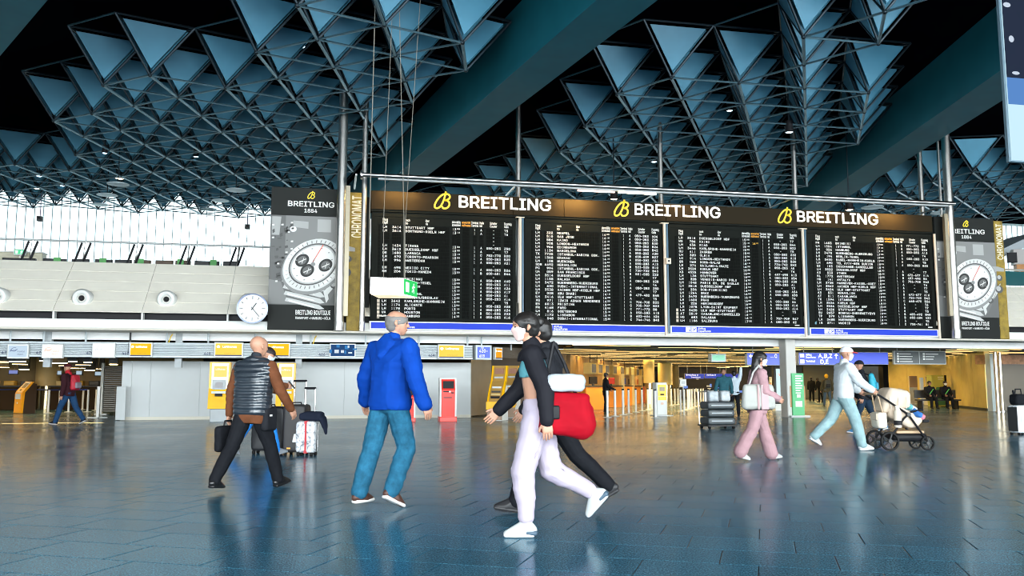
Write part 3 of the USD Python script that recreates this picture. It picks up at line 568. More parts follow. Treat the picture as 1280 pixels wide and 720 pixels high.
# ================================================================= watch posters
pdark = M('poster_dark', (.022, .024, .022), .55, spec=.12); pgold = M('poster_gold', (.30, .20, .02), .6, vary=.35, scale=5)
GR = {}
def grey(v):
    k = round(v * 50)
    if k not in GR: GR[k] = M(f'poster_grey_{k}', (v, v, v * .97), .55, spec=.15)
    return GR[k]
def ell(cx, cz, a, b, rot=0, n=36, t0=0, t1=360):
    th = np.radians(np.linspace(t0, t1, n)); r = math.radians(rot); x, z = a * np.cos(th), b * np.sin(th)
    return np.c_[cx + x * math.cos(r) - z * math.sin(r), cz + x * math.sin(r) + z * math.cos(r)]
def flat(mb, pts, y):
    pts = np.array(pts); c = pts.mean(0); k = len(pts)
    return mb.add(np.vstack([np.c_[pts[:, 0], np.full(k, y), pts[:, 1]], [[c[0], y, c[1]]]]), [(i, (i + 1) % k, k) for i in range(k)])
def watch(t, w, h, off):
    """printed picture of a steel chronograph, poster w wide and h high"""
    L = 0
    def put(nm, polys, v):
        nonlocal L
        L += 1; mb = MB()
        for p in polys: flat(mb, [(off + x * w, z * h) for x, z in p], -.052 - L * .0012)
        tag(obj(nm, mb, v if not isinstance(v, float) else grey(v), t), kind='stuff' if len(polys) > 1 else None)
    E_ = lambda cx, cz, a, b, r=0, **k: ell(cx, cz, a, b * w / h, r, **k)
    rnd = random.Random(3)
    put('photo_ground', [[(.0, .175), (1, .175), (1, .80), (0, .80)]], .17)
    put('street_haze', [[(.2, .5), (1, .5), (1, .8), (.2, .8)], [(.0, .18), (.35, .18), (.3, .32), (0, .35)]], .26)
    put('street_window', [[(.62, .69), (.80, .69), (.80, .78), (.62, .78)], [(.3, .72), (.5, .71), (.5, .76), (.3, .765)], [(.02, .66), (.12, .66), (.14, .79), (.02, .79)]], .44)
    put('street_detail', [[(x, z), (x + dx, z + dz * .3), (x + dx * .8, z + dz), (x - dx * .2, z + dz * .7)] for x, z, dx, dz in [(rnd.uniform(.02, .30), rnd.uniform(.34, .72), rnd.uniform(.015, .06), rnd.uniform(.006, .035)) for _ in range(46)]], .12)
    put('street_light', [E_(.30, .705, .045, .04)] + [[(x, z), (x + .03, z), (x + .03, z + .012), (x, z + .01)] for x, z in [(rnd.uniform(.02, .3), rnd.uniform(.3, .75)) for _ in range(14)]], .8)
    put('bracelet', [[(.20, .44), (.30, .30), (.88, .32), (.95, .48), (.9, .3), (.80, .18), (.26, .19), (.16, .33)]], .16)
    put('upper_strap', [[(.70, .60), (1.02, .60), (1.13, .585), (1.13, .56), (1.0, .56), (.86, .52)]], .4)
    for k in range(4): put('bracelet_link', [[(.17 + .015 * k, .335 - .045 * k), (.19 + .015 * k, .36 - .045 * k), (.70 - .01 * k, .31 - .045 * k), (.74, .275 - .042 * k), (.68, .27 - .042 * k)]], .62)
    for k in range(4): put('link_shine', [[(.22 + .015 * k, .345 - .045 * k), (.60, .300 - .045 * k), (.60, .293 - .045 * k), (.22 + .015 * k, .335 - .045 * k)]], .92)
    put('lug', [[(.72, .27), (.95, .40), (1.05, .46), (1.02, .40), (.86, .28), (.76, .19)]], .7); put('lug_shade', [[(.78, .25), (.95, .36), (.98, .40), (.9, .30), (.80, .20)]], .2)
    for cx, cz, r in ((1.04, .505, .05), (1.02, .41, .065), (.86, .315, .05)): put('crown', [E_(cx, cz, r, r * .9)], .12); put('crown_shine', [E_(cx - .01, cz + .006, r * .6, r * .6)], .5)
    put('case', [E_(.575, .445, .42, .375, 8)], .30); put('bezel', [E_(.575, .455, .40, .35, 8)], .70); put('bezel_shine', [E_(.575, .462, .385, .335, 8, t0=100, t1=200, n=18), E_(.575, .462, .385, .335, 8, t0=280, t1=350, n=18)], .86)
    tk = []
    for k in range(36):
        q = E_(.575, .458, .375, .325, 8, n=37)[k]; q2 = E_(.575, .458, .335, .288, 8, n=37)[k]; e_ = .006
        tk.append([(q[0] - e_, q[1]), (q[0] + e_, q[1]), (q2[0] + e_, q2[1]), (q2[0] - e_, q2[1])])
    put('bezel_mark', tk, .2); put('dial_rim', [E_(.575, .46, .325, .28, 8)], .12); put('rim_tick', [E_(.575, .46, .305, .262, 8)], .5)
    put('dial', [E_(.575, .46, .285, .245, 8)], .84)
    for cx, cz in ((.43, .485), (.74, .455), (.50, .415)):
        put('subdial', [E_(cx, cz, .092, .086, 8)], .05); put('subdial_face', [E_(cx, cz, .062, .058, 8)], .16)
        put('subdial_hand', [[(cx - .05, cz - .012), (cx + .05, cz + .014), (cx + .052, cz + .008), (cx - .046, cz - .018)], [(cx - .008, cz - .022), (cx + .018, cz + .02), (cx + .024, cz + .018), (cx, cz - .022)]], .8)
    put('index', [[(x - .01, z - .004), (x + .01, z - .002), (x + .01, z + .004), (x - .01, z + .004)] for x, z in E_(.575, .46, .25, .213, 8, n=13)[:-1]], .35)
    put('second_hand', [[(.565, .475), (.70, .60), (.71, .598), (.572, .472)], [(.555, .46), (.567, .463), (.60, .50), (.596, .503)]], M('print_red', (.75, .10, .06), .5)); put('hub', [E_(.575, .46, .03, .026)], .3)
    mb = MB(); text(mb, 'BREITLING BOUTIQUE', off + .36 * w, .108 * h, -.056, .030 * h, width=.46 * w, bold=True); text(mb, 'FRANKFURT • HAMBURG • KÖLN', off + .36 * w, .076 * h, -.056, .016 * h, width=.46 * w, bold=True)
    text(mb, 'BREITLING', off + .22 * w, .868 * h, -.056, .036 * h, width=.62 * w, bold=True); text(mb, '1884', off + .44 * w, .826 * h, -.056, .026 * h, width=.17 * w, bold=True); obj('lettering', mb, ink, t)
    mb = MB(); blogo(mb, off + .48 * w, .925 * h, .055 * h, -.05, 1.0); obj('script_logo', mb, goldink, t)
def poster(px0, px1, g0, g1, pt, pb, label):
    x0, x1 = onY(px0, 340, TB)[0], onY(px1, 340, TB)[0]; xm = (px0 + px1) / 2; zt, zb = onY(xm, pt, TB)[2], zL + .02
    t = thing('watch_poster', label, 'poster', (x0, TB - .05, zb)); w = x1 - x0; h = zt - zb; ga, gb = onY(g0, 340, TB)[0] - x0, onY(g1, 340, TB)[0] - x0
    obj('panel', MB().cham(0, w, -.05, .25, 0, h, .01), pdark, t); obj('gold_strip', MB().cham(ga, gb, -.045, .25, 0, h * .985, .01), pgold, t)
    watch(t, w, h, 0)
    if px0 < 600: obj('dark_backing', MB().box(ga, U(462.5) - x0, .26, .34, 0, h * .97), pdark, t)  # added dark sheet, covers the bright gap between poster and boards
    mb = MB(); R = np.array([[0, 0, -1], [0, 1, 0], [1, 0, 0]]); L = .30 * h
    text(mb, 'CHRONOMAT', 0, 0, 0, (gb - ga) * .62, width=L, bold=True, R=R, at=(gb - (gb - ga) * .18, -.05, h * .66)); obj('strip_print', mb, M('print_cream', (.9, .82, .6), .5), t)
poster(336.5, 431, 434, 456, 236, 411, 'tall watch poster left of the departure boards with a gold strip along its right edge')
poster(1169, 1243, 1243.5, 1254.5, 273, 420, 'tall watch poster right of the departure boards, partly behind a thick steel post')
# ================================================================= counters under the gallery
TS = 28.3
zs1, zs0 = onY(300, 429, TS)[2], onY(300, 447.6, TS)[2]
X29 = lambda px: onY(px, 440, TS)[0]
xe = X29(591)
t = thing('sign_rail', 'long slatted aluminium display rail hanging over the white partition and counters', 'display rail')
alu = M('slat_alu', (.55, .60, .62), .45, .15, vary=.05, scale=6)
dark = M('slot_dark', (.05, .055, .06), .6)
obj('backing', MB().box(-34, xe, TS + .04, TS + .25, zs0 + .02, zs1 - .02), dark, t)
N = 7; dzs = (zs1 - zs0 - .1) / N
for a, b in ((-34, X29(-70)), (X29(-70), X29(35)), (X29(35), X29(160)), (X29(160), X29(330)), (X29(330), X29(460)), (X29(460), xe)):
    for k in range(N): obj('slat', MB().cham(a + .006, b - .006, TS, TS + .05, zs0 + .07 + k * dzs + .012, zs0 + .07 + (k + 1) * dzs, .01), alu, t)
obj('lower_edge', MB().cham(-34, xe, TS - .02, TS + .2, zs0, zs0 + .07, .01), alu, t); obj('upper_edge', MB().cham(-34, xe, TS - .0, TS + .2, zs1 - .03, zs1, .01), alu, t)
for px in (-40, 10, 52, 105, 161, 207, 259, 318, 388, 457, 524, 585): x = X29(px); obj('hanger', MB().tube((x, TS + .12, zs1), (x, TS + .12, zL - .05), .03, 8), alu if px not in (161,) else dgrey, t)
for px in (55, 221, 373): x = X29(px); obj('duct', MB().box(x - .1, x + .1, TS + .3, TS + .5, zs0 - .3, zs1 + .4), greyp, t)
cable = M('cable_yellow', (.85, .60, .05), .5)
for px in (210, 391): x = X29(px); tag(obj('cable', MB().path([(x, TS + .05, zs1), (x + .06, TS + .05, zs1 + .2), (x + .1, TS + .08, zL - .1)], .018, 6), cable), f'yellow cable running down to the display rail, {"left of the clock" if px == 210 else "under the watch poster"}', 'cable')
num = M('number_navy', (.02, .03, .10), .5)
mb = MB()
for px, s in ((2, '472'), (45, '471'), (108, '470'), (152.5, '469'), (255, '468'), (398.5, '466'), (535.5, '464')): text(mb, s, X29(px), zs0 + .09, TS - .004, .075, width=.2, bold=True)
obj('counter_number', mb, num, t)
def screen(px0, px1, py0, py1, t_, face, label, cat='screen', d=.095, fr=white, name='display_screen', logo=None, rot=0, bord=.035):
    xm = (px0 + px1) / 2; c = onY(xm, (py0 + py1) / 2, t_); w = onY(px1, (py0 + py1) / 2, t_)[0] - onY(px0, (py0 + py1) / 2, t_)[0]; h = onY(xm, py0, t_)[2] - onY(xm, py1, t_)[2]
    o = thing(name, label, cat, c, rot)
    obj('frame', MB().cham(-w / 2, w / 2, -.03, d, -h / 2, h / 2, .01), fr, o); obj('face', MB().box(-w / 2 + bord, w / 2 - bord, -.036, -.03, -h / 2 + bord, h / 2 - bord), face, o)
    if logo: logo(o, w, h)
    return o
def em(n, c, s): return M(n, (.004, .004, .004), .6, emit=s, ecol=c, spec=.0)
def airport(colr):
    def f(o, w, h):
        mb = MB(); text(mb, 'Frankfurt', -.02 * w, -.06 * h, -.04, .12 * h, width=.36 * w); text(mb, 'Airport', -.02 * w, -.25 * h, -.04, .12 * h, width=.27 * w)
        for P in ([(-.36, .0), (-.33, .22), (-.2, .3), (-.08, .24)], [(-.36, .0), (-.2, .16), (-.14, -.02), (-.02, .18)], [(-.30, .12), (-.22, -.04), (-.12, .0), (-.06, .12)]):
            ribbon(mb, bezier([(a * w, b * h) for a, b in P], 8), -.04, .012 * w, .002)
        obj('screen_print', mb, colr, o)
    return f
navy, rose, pale = M('ink_navy', (.05, .09, .25), .5), M('ink_rose', (.75, .42, .32), .5, emit=.35), M('ink_pale', (.55, .57, .6), .5, emit=.3)
screen(9.5, 36, 430.5, 448.2, TS - .1, em('screen_ice', (.62, .78, .92), .9), 'pale blue airport logo screen over the counters, leftmost of three', logo=airport(navy))
screen(52.5, 79, 430.2, 447.8, TS - .1, em('screen_warmwhite', (1, .93, .88), 1.1), 'white airport logo screen with faded pink lettering over the counters', logo=airport(rose))
screen(115.5, 144, 428.8, 447.2, TS - .1, em('screen_white', (.97, .98, 1), 1.1), 'white airport logo screen with faded grey lettering, left of the white partition', logo=airport(pale))
def lufty(o, w, h):
    mb = MB(); text(mb, 'Lufthansa', -.22 * w, .14 * h, -.04, .13 * h, width=.5 * w, bold=True); mb.add([(-.36 * w + .06 * w * math.cos(a), -.04, .2 * h + .09 * h * math.sin(a)) for a in np.arange(10) * .628], [(0, k, k + 1) for k in range(1, 9)])
    obj('screen_print', mb, lamp('print_glow', (1, .98, .85), 1.0), o)
    mb = MB(); text(mb, 'lufthansa.com', -.15 * w, -.28 * h, -.04, .07 * h, width=.38 * w); obj('screen_print', mb, M('ink_ochre', (.55, .25, .0), .5, emit=.2), o)
    obj('dark_footer', MB().box(-.46 * w, .46 * w, -.038, -.036, -.43 * h, -.35 * h), num, o)
yl = em('screen_yellow', (1.0, .60, .02), .95); yl2 = em('screen_yellow_hot', (1.0, .68, .10), 1.05)
screen(162, 190.5, 428, 446.5, TS - .1, yl, 'yellow airline screen over the left end of the white partition', logo=lufty)
screen(268, 304, 428, 446.3, TS - .1, yl2, 'yellow airline screen behind the bald man in the quilted vest', logo=lufty)
screen(326, 362.5, 428.5, 446.8, TS - .1, yl, 'yellow airline screen behind the black cap, below the watch poster', logo=lufty)
screen(547.5, 580.5, 430.6, 448.6, TS - .1, yl2, 'yellow airline screen right of the man in the blue hoodie', logo=lufty)
o = screen(412, 444.5, 429.5, 446.5, TS - .1, em('screen_film', (.03, .10, .28), .7), 'screen showing a film of people in blue rooms, left of the blue hoodie')
mb = MB(); mc = MB(); rnd = random.Random(5)
for k in range(9):
    a, b = rnd.uniform(-.42, .36), rnd.uniform(-.14, .1); w_, h_ = rnd.uniform(.05, .14), rnd.uniform(.04, .12); (mb if k % 2 else mc).box(a, a + w_, -.040 - k * .0004, -.038, b, b + h_)
obj('film_picture', mb, em('film_light', (.75, .85, .95), .9), o); obj('film_picture', mc, em('film_blue', (.05, .25, .6), .9), o)
# rounded corner of the rail with the counter-range sign
o = screen(593.5, 615, 431.5, 449.8, TS + .1, M('range_blue', (.02, .06, .65), .35, emit=.45), 'blue counter range sign 420-499 at the corner of the display rail', 'sign', d=.3, fr=alu, name='range_sign', rot=14, bord=.06)
obj('hanger', MB().tube((0, .15, .25), (0, .15, zL - .05 - onY(604, 440, TS)[2]), .03, 8), alu, o)
mb = MB(); text(mb, '420-', -.17, .0, -.042, .105, width=.3, bold=True); text(mb, '499', -.17, -.17, -.042, .105, width=.2, bold=True); text(mb, 'AB', -.12, .13, -.042, .05, width=.11, bold=True); obj('lettering', mb, ink, o)
o = screen(617, 629, 434.5, 449.5, TS + .6, em('screen_orange', (1.0, .42, .02), .9), 'small orange airline screen turned away at the corner of the display rail', rot=30, logo=lufty)
t = thing('rail_return', 'dim slatted return of the display rail behind the small orange screen', 'display rail')
a, b = X29(628), X29(641)
for k in range(N): obj('slat', MB().rbox(((a + b) / 2 + .25, TS + 1.2, zs0 + .12 + k * dzs), (1.6, .05, dzs * .85), 40), M('slat_bronze', (.16, .13, .10), .4, .3), t)
obj('hanger', MB().tube((b + .2, TS + 1.25, zs1 - .1), (b + .2, TS + 1.25, 3.06), .03, 8), alu, t); obj('corner_tube', MB().tube((b + .7, TS + 1.3, zs0 - .02), (b + .7, TS + 1.3, zs1), .04, 8), steel, t)
# white partition
TW_ = 30.15; xw0, xw1 = onY(151, 500, TW_)[0], onY(588.5, 500, TW_)[0]; zw = onY(400, 452.5, TW_)[2]
t = thing('partition', 'long plain white partition closing the counters, behind the kiosks and suitcases', 'partition', kind='structure')
hoard = M('hoarding_white', (.56, .585, .58), .45, vary=.02, scale=1.5)
pj = [xw0, onY(187, 500, TW_)[0], onY(249, 500, TW_)[0], onY(350, 500, TW_)[0], onY(430, 500, TW_)[0], onY(510, 500, TW_)[0], xw1]
for a, b in zip(pj[:-1], pj[1:]): obj('board', MB().cham(a + .002, b - .002, TW_, TW_ + .08, .10, zw, .004), hoard, t)
obj('plinth', MB().box(xw0, xw1, TW_ - .02, TW_ + .08, 0, .10), M('plinth_cream', (.70, .66, .55), .5), t)
c1 = onZ(614, 519.5); g = M('corner_bronze', (.24, .21, .16), .35, .4, vary=.1, scale=2)
obj('side_wall', MB().prism([(xw1, TW_), (c1[0], c1[1]), (c1[0] - .3, c1[1] + .2), (xw1, TW_ + .4)], .06, zw + .3, plane='xy'), g, t)
p2 = onZ(166, 524.5); a_, b_ = onZ(151, 524), onY(159, 500, 29.95)
obj('wing', MB().prism([(a_[0] - .1, a_[1] + .35), (xw0 + .3, TW_ - .02), (xw0 + .3, TW_ + .1), (a_[0] - .1, a_[1] + .5)], .02, zw, plane='xy'), hoard, t)
tag(obj('low_panel', MB().cham(onY(145, 500, 29.7)[0], onY(157, 500, 29.7)[0], 29.7, 29.78, .02, onY(150, 483, 29.7)[2], .01), hoard), 'low white panel leaning at the left end of the white partition', 'panel')
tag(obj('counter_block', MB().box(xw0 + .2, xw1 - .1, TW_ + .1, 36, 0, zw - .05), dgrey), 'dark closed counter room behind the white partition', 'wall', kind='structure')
# ---------------------------------------------------------------- lower hall shell
zc = 2.62
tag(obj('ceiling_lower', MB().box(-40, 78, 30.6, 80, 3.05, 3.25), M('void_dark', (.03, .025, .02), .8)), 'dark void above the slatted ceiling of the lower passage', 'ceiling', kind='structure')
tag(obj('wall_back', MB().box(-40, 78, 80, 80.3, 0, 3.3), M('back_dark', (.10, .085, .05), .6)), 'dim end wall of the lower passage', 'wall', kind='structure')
sl = thing('slatted_ceiling', 'rows of pale ceiling slats over the lower passage', 'ceiling', kind='structure')
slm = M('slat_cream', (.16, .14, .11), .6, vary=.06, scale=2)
y = 31.0; k = 0; rnd = random.Random(11); lamps = []
while y < 78:
    wdt = .42
    for x0_, x1_ in ((9.5, 17), (17, 24.5), (24.5, 32), (32, 39)):
        if y > 60 and x0_ > 30: continue
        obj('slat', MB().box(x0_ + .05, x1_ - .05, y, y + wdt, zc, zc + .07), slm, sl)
    lamps.append(y + .75); y += 1.25 + max(0, (y - 40)) * .02
lampn = 0
for k, y in enumerate(lamps):
    for x0_ in (10.5, 14.7, 18.9, 23.1, 27.3, 31.5):
        if rnd.random() < .5 and y < 74:
            x = x0_ + rnd.uniform(-.5, .5)
            o = obj('strip_light', MB().box(x - 1.6, x + 1.6, y - .07, y + .07, zc + .03, zc + .09), dgrey, sl); obj('tube', MB().box(x - 1.55, x + 1.55, y - .065, y + .065, zc + .01, zc + .03), strip, o)
def area(nm, x, y, z, w, h, I, c=(1.0, .64, .22)):
    l = UsdLux.RectLight.Define(stage, nm); l.CreateWidthAttr(w); l.CreateHeightAttr(h); l.CreateIntensityAttr(I); l.CreateColorAttr(Gf.Vec3f(*c)); l.AddTranslateOp().Set((x, y, z))
for k, (x, y, w) in enumerate(((18, 36.5, 16), (20, 42.5, 18), (22, 49, 22), (26, 56, 26), (28, 64, 28))): area(f'/World/slatted_ceiling/luminous_panel_{k}', x, y, 2.98, w, .9, 24.0)  # added warm fill above the slats, brightens the passage
# left counter hall behind the rail
sl2 = thing('left_counter_ceiling', 'dark brown ceiling over the counters at the left', 'ceiling', kind='structure')
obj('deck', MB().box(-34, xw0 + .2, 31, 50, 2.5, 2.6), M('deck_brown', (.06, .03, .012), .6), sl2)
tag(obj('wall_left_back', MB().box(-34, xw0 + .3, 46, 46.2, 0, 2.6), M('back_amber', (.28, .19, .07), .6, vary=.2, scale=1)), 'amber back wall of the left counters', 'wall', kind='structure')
for px, py, wpx in ((4, 452, 12), (22, 451.6, 20), (25, 455, 18), (5, 459, 12), (55, 450.8, 10), (75, 453.5, 18), (91, 451.5, 10), (110, 452.5, 9), (104, 456, 18), (80, 457, 12), (30, 461.5, 12), (73, 463, 9), (96, 460, 20), (112, 462.5, 12), (142, 455, 9), (125, 461, 9)):
    d_ = 30.9 if wpx < 11 and py < 456 else (31.6 + (py - 450) * 1.05); c = onY(px, py, d_); h_ = abs(onY(px + wpx / 2, py, d_)[0] - c[0])
    zz = min(c[2], 2.46); o = obj('ceiling_lamp', MB().box(c[0] - h_ - .02, c[0] + h_ + .02, d_ - .08, d_ + .08, zz, 2.51), dgrey, sl2); obj('diffuser', MB().box(c[0] - h_, c[0] + h_, d_ - .07, d_ + .07, zz - .03, zz), warm, o)
for px, py, w_, mm, lb in ((17, 465, 13, em('screen_tv', (.25, .30, .65), .8), 'small screen with a colourful picture left of the yellow column'), (74.5, 466, 7, em('screen_pale', (.55, .72, .85), .7), 'small pale screen right of the yellow column'), (99, 466, 9, em('screen_pale', (.55, .72, .85), .7), 'small pale screen behind the walker with the red backpack'), (123, 467, 10, em('screen_pale', (.55, .72, .85), .7), 'small pale screen beside the roller shutter')):
    o = screen(px - w_ / 2, px + w_ / 2, py - 3.2, py + 3.2, 40, mm, lb, fr=dgrey); obj('hanger', MB().tube((0, .05, .1), (0, .05, 2.5 - onY(px, py, 40)[2]), .02, 6), dgrey, o)
# yellow wrapped column, roller shutter
c = onZ(53, 511.5); r_ = abs(onY(67.5, 500, c[1])[0] - onY(37, 500, c[1])[0]) / 2
t = thing('column', 'thick round column with a yellow cladding above polished steel, left of the red backpack', 'column', (c[0], c[1] + r_, 0), kind='structure')
obj('shaft', MB().tube((0, 0, 0), (0, 0, 2.6), r_ * .72, 24), M('column_bronze', (.62, .50, .28), .2, .9), t, smooth=40); obj('cladding', MB().tube((0, 0, onY(53, 482.5, c[1])[2]), (0, 0, 2.55), r_, 32), ywall, t, smooth=40)
a, b = onZ(127.5, 518), onZ(157, 519); t = thing('roller_shutter', 'dark lowered roller shutter at the left end of the white partition', 'shutter')
ztop = onY(140, 457, a[1])[2]; n = 22
for k in range(n): obj('slat', MB().cham(a[0], b[0], a[1], a[1] + .05, .1 + k * (ztop - .1) / n, .1 + (k + .82) * (ztop - .1) / n, .015), M('shutter_slat', (.10, .09, .075), .4, .3), t)
obj('guide', MB().box(a[0] - .1, a[0], a[1] - .05, a[1] + .1, 0, ztop + .1), lgrey, t); obj('guide', MB().box(b[0], b[0] + .08, a[1] - .05, a[1] + .1, 0, ztop + .1), greyp, t)
obj('foot', MB().box(a[0] - .2, a[0] + .25, a[1] - .35, a[1] + .1, 0, .04), lgrey, t)
for k, (x, y) in enumerate(((-15, 34.5), (-15, 40))): area(f'/World/left_counter_ceiling/luminous_panel_{k}', x, y, 2.44, 10, .5, 12.0)  # added warm fill under the deck, brightens the left counters
# service desks in the dark behind the left counters
for px, w_, lb in ((8, 2.2, 'dark service desk with papers left of the yellow column'), (100, 2.6, 'dark service desk with lit baskets behind the red backpack')):
    c = onY(px, 500, 43.6); t = thing('service_desk', lb, 'counter', (c[0], 43.6, 0)); obj('front', MB().cham(-w_ / 2, w_ / 2, 0, .7, 0, 1.05, .02), M('desk_brown', (.035, .02, .008), .6, spec=.1), t); obj('worktop', MB().box(-w_ / 2 - .05, w_ / 2 + .05, -.06, .75, 1.05, 1.1), dgrey, t)
    for k in range(3): obj('tray', MB().cham(-w_ / 2 + .2 + k * .7, -w_ / 2 + .65 + k * .7, .1, .5, 1.1, 1.32, .03), (ywall, M('basket_ochre', (.6, .36, .06), .5), dgrey)[k], t)
# ---------------------------------------------------------------- passage beyond the boards
def column(px0, px1, pyb, mm, label, top=3.0, lower=None, rad=True):
    xm = (px0 + px1) / 2; c = onZ(xm, pyb); r_ = abs(onY(px1, 500, c[1])[0] - onY(px0, 500, c[1])[0]) / 2
    t = thing('column', label, 'column', (c[0], c[1] + r_, 0), kind='structure'); obj('shaft', MB().tube((0, 0, lower or 0), (0, 0, top), r_, 28), mm, t, smooth=40)
    if lower: obj('lower_shaft', MB().tube((0, 0, 0), (0, 0, lower), r_ * .8, 24), M('column_bronze', (.62, .50, .28), .2, .9), t, smooth=40)
ycol = M('column_yellow', (.66, .52, .22), .45, vary=.04, scale=1)
column(807.5, 821, 505, ycol, 'round yellow column, left of two behind the yellow check-in kiosk', lower=1.25); column(827, 844, 502.5, ycol, 'round yellow column, right of two behind the yellow check-in kiosk', lower=1.15)
column(843, 851, 500, M('column_olive', (.20, .17, .08), .5), 'slim olive column beyond the yellow columns')
# green wrapped square column
c = onZ(999, 521.5); w_ = (onY(1006, 500, c[1])[0] - onY(991, 500, c[1])[0]) / 2; zg = onY(997, 466.5, c[1])[2]
t = thing('column', 'square white column with a green notice wrap at its lower half', 'column', (c[0], c[1], 0), kind='structure')
obj('shaft', MB().cham(-w_ - .16, w_ - .24, .06, .06 + 2 * w_, 0, zfa + .3, .02), M('column_white', (.60, .58, .54), .45), t); obj('green_wrap', MB().cham(-w_, w_, 0, .4, .06, zg, .015), greenm, t); obj('base_plate', MB().box(-w_ - .12, w_ + .15, -.1, .5, 0, .06), lgrey, t)
mb = MB()
for k in range(8): mb.box(-.1, -.1 + (.26, .22, .28, .2, .27, .24, .18, .2)[k], -.004, 0, zg - .12 - k * .085, zg - .08 - k * .085)
mb.box(-.12, .14, -.004, 0, zg - 1.18, zg - .98); mb.box(-.06, .08, -.004, 0, zg - .86, zg - .74)
obj('notice_print', mb, ink, t)
for sx_k in (-1, 1): obj('rope_bracket', MB().box(sx_k * (w_ + .03) - .03, sx_k * (w_ + .03) + .03, .05, .35, .35, 1.1), M('bracket_bronze', (.32, .18, .08), .4, .4), t)
# totem screens
def totem(px0, px1, py0, py1, pyb, label, fr=dgrey):
    xm = (px0 + px1) / 2; c = onZ(xm, pyb); w = (onY(px1, 500, c[1])[0] - onY(px0, 500, c[1])[0]) / 2; z1_, z0_ = onY(xm, py0, c[1])[2], onY(xm, py1, c[1])[2]
    t = thing('display_totem', label, 'display', (c[0], c[1], 0)); obj('case', MB().cham(-w, w, 0, .2, z0_ - .12, z1_, .02), fr, t); obj('foot', MB().cham(-w, w, -.03, .23, 0, z0_ - .12, .02), white, t)
    obj('face', MB().box(-w + .1, w - .02, -.006, 0, z0_, z1_ - .14), em('totem_ice', (.70, .93, .97), 1.0), t)
    mb = MB()
    for k in range(5): a = k * 2 * math.pi / 5 + .3; mb.add([(-.1 + .03 * math.cos(a - .8), -.01, z1_ - .4 + .03 * math.sin(a - .8)), (-.1 + .17 * math.cos(a), -.01, z1_ - .4 + .10 * math.sin(a)), (-.1 + .03 * math.cos(a + .8), -.01, z1_ - .4 + .03 * math.sin(a + .8))], [(0, 1, 2)])
    obj('star_print', mb, M('print_coral', (.95, .30, .10), .5, emit=.5), t); return t
totem(969, 990.5, 457, 501.5, 513.5, 'tall white touch display beside the green wrapped column'); totem(964.5, 969.5, 471, 494, 506, 'narrow pale display behind the woman in pink', fr=white)
# hanging blue direction signs
TSG = 31.5
def bluesign(px0, px1, py0, py1, t_, label, rows, mm=blueglow):
    o = screen(px0, px1, py0, py1, t_, mm, label, 'sign', fr=lgrey, name='direction_sign', bord=.015, d=.16); h = onY(px0, py0, t_)[2] - onY(px0, py1, t_)[2]; w = onY(px1, 450, t_)[0] - onY(px0, 450, t_)[0]
    mb = MB()
    for s, fx_, fz_, fh, fw in rows:
        if s == '<': mb.prism([(fx_ * w, fz_ * h), (fx_ * w + .1, fz_ * h + .08), (fx_ * w + .1, fz_ * h + .02), (fx_ * w + .28, fz_ * h + .02), (fx_ * w + .28, fz_ * h - .02), (fx_ * w + .1, fz_ * h - .02), (fx_ * w + .1, fz_ * h - .08)], -.042, -.037)
        elif s == '^': mb.prism([(fx_ * w, fz_ * h + .11), (fx_ * w - .09, fz_ * h + .02), (fx_ * w - .02, fz_ * h + .02), (fx_ * w - .02, fz_ * h - .11), (fx_ * w + .02, fz_ * h - .11), (fx_ * w + .02, fz_ * h + .02), (fx_ * w + .09, fz_ * h + .02)], -.042, -.037)
        elif s == '#': mb.box(fx_ * w, fx_ * w + fw * w, -.041, -.037, fz_ * h, fz_ * h + fh * h)
        else: text(mb, s, fx_ * w, fz_ * h, -.041, fh * h, width=fw * w, bold=True)
    if mb.n: obj('lettering', mb, lamp('sign_white', (.95, .96, 1), .95), o)
    for k in (-.35, .35): obj('hanger', MB().tube((k * w, .05, h / 2), (k * w, .05, 3.06 - onY(px0, (py0 + py1) / 2, t_)[2]), .02, 6), lgrey, o)
bluesign(933.5, 989, 441.3, 456.6, TSG, 'blue direction sign with an arrow and letters, left of the white column', [('<', -.46, .24, 0, 0), ('B', -.32, .12, .28, .05), ('—', .02, .1, .1, .08), ('C', .12, .12, .28, .05)])
bluesign(998, 1049.5, 440.8, 456.2, TSG, 'blue direction sign reading A,B,Z and D,E, right of the white column', [('#', -.47, .1, .3, .1), ('#', -.47, -.38, .3, .1), ('Abflug', -.33, .24, .17, .14), ('Departures', -.33, .06, .13, .24), ('Terminal', -.33, -.27, .15, .22), ('A,B,Z', -.03, .08, .32, .34), ('D,E', .02, -.4, .32, .19), ('^', .41, .22, 0, 0)])
bluesign(1050.5, 1110, 440.2, 455.6, TSG, 'plain blue direction sign behind the white cap', [])
o = screen(1117.5, 1182, 438.8, 455.5, TSG, M('info_grey', (.10, .11, .11), .4), 'dark grey directory sign with small white rows, at the right of the passage', 'sign', fr=lgrey, name='directory_sign', bord=.03)
w_ = onY(1182, 447, TSG)[0] - onY(1117.5, 447, TSG)[0]; h_ = .49; mb = MB()
for f0, n_, ws in ((-.45, 4, (.27, .30, .28, .30)), (.05, 3, (.30, .22, .20))):
    for k in range(n_): mb.box(f0 * w_, f0 * w_ + .09, -.04, -.036, .12 - k * .105, .19 - k * .105); mb.box(f0 * w_ + .12, (f0 + ws[k]) * w_, -.04, -.036, .135 - k * .105, .165 - k * .105)
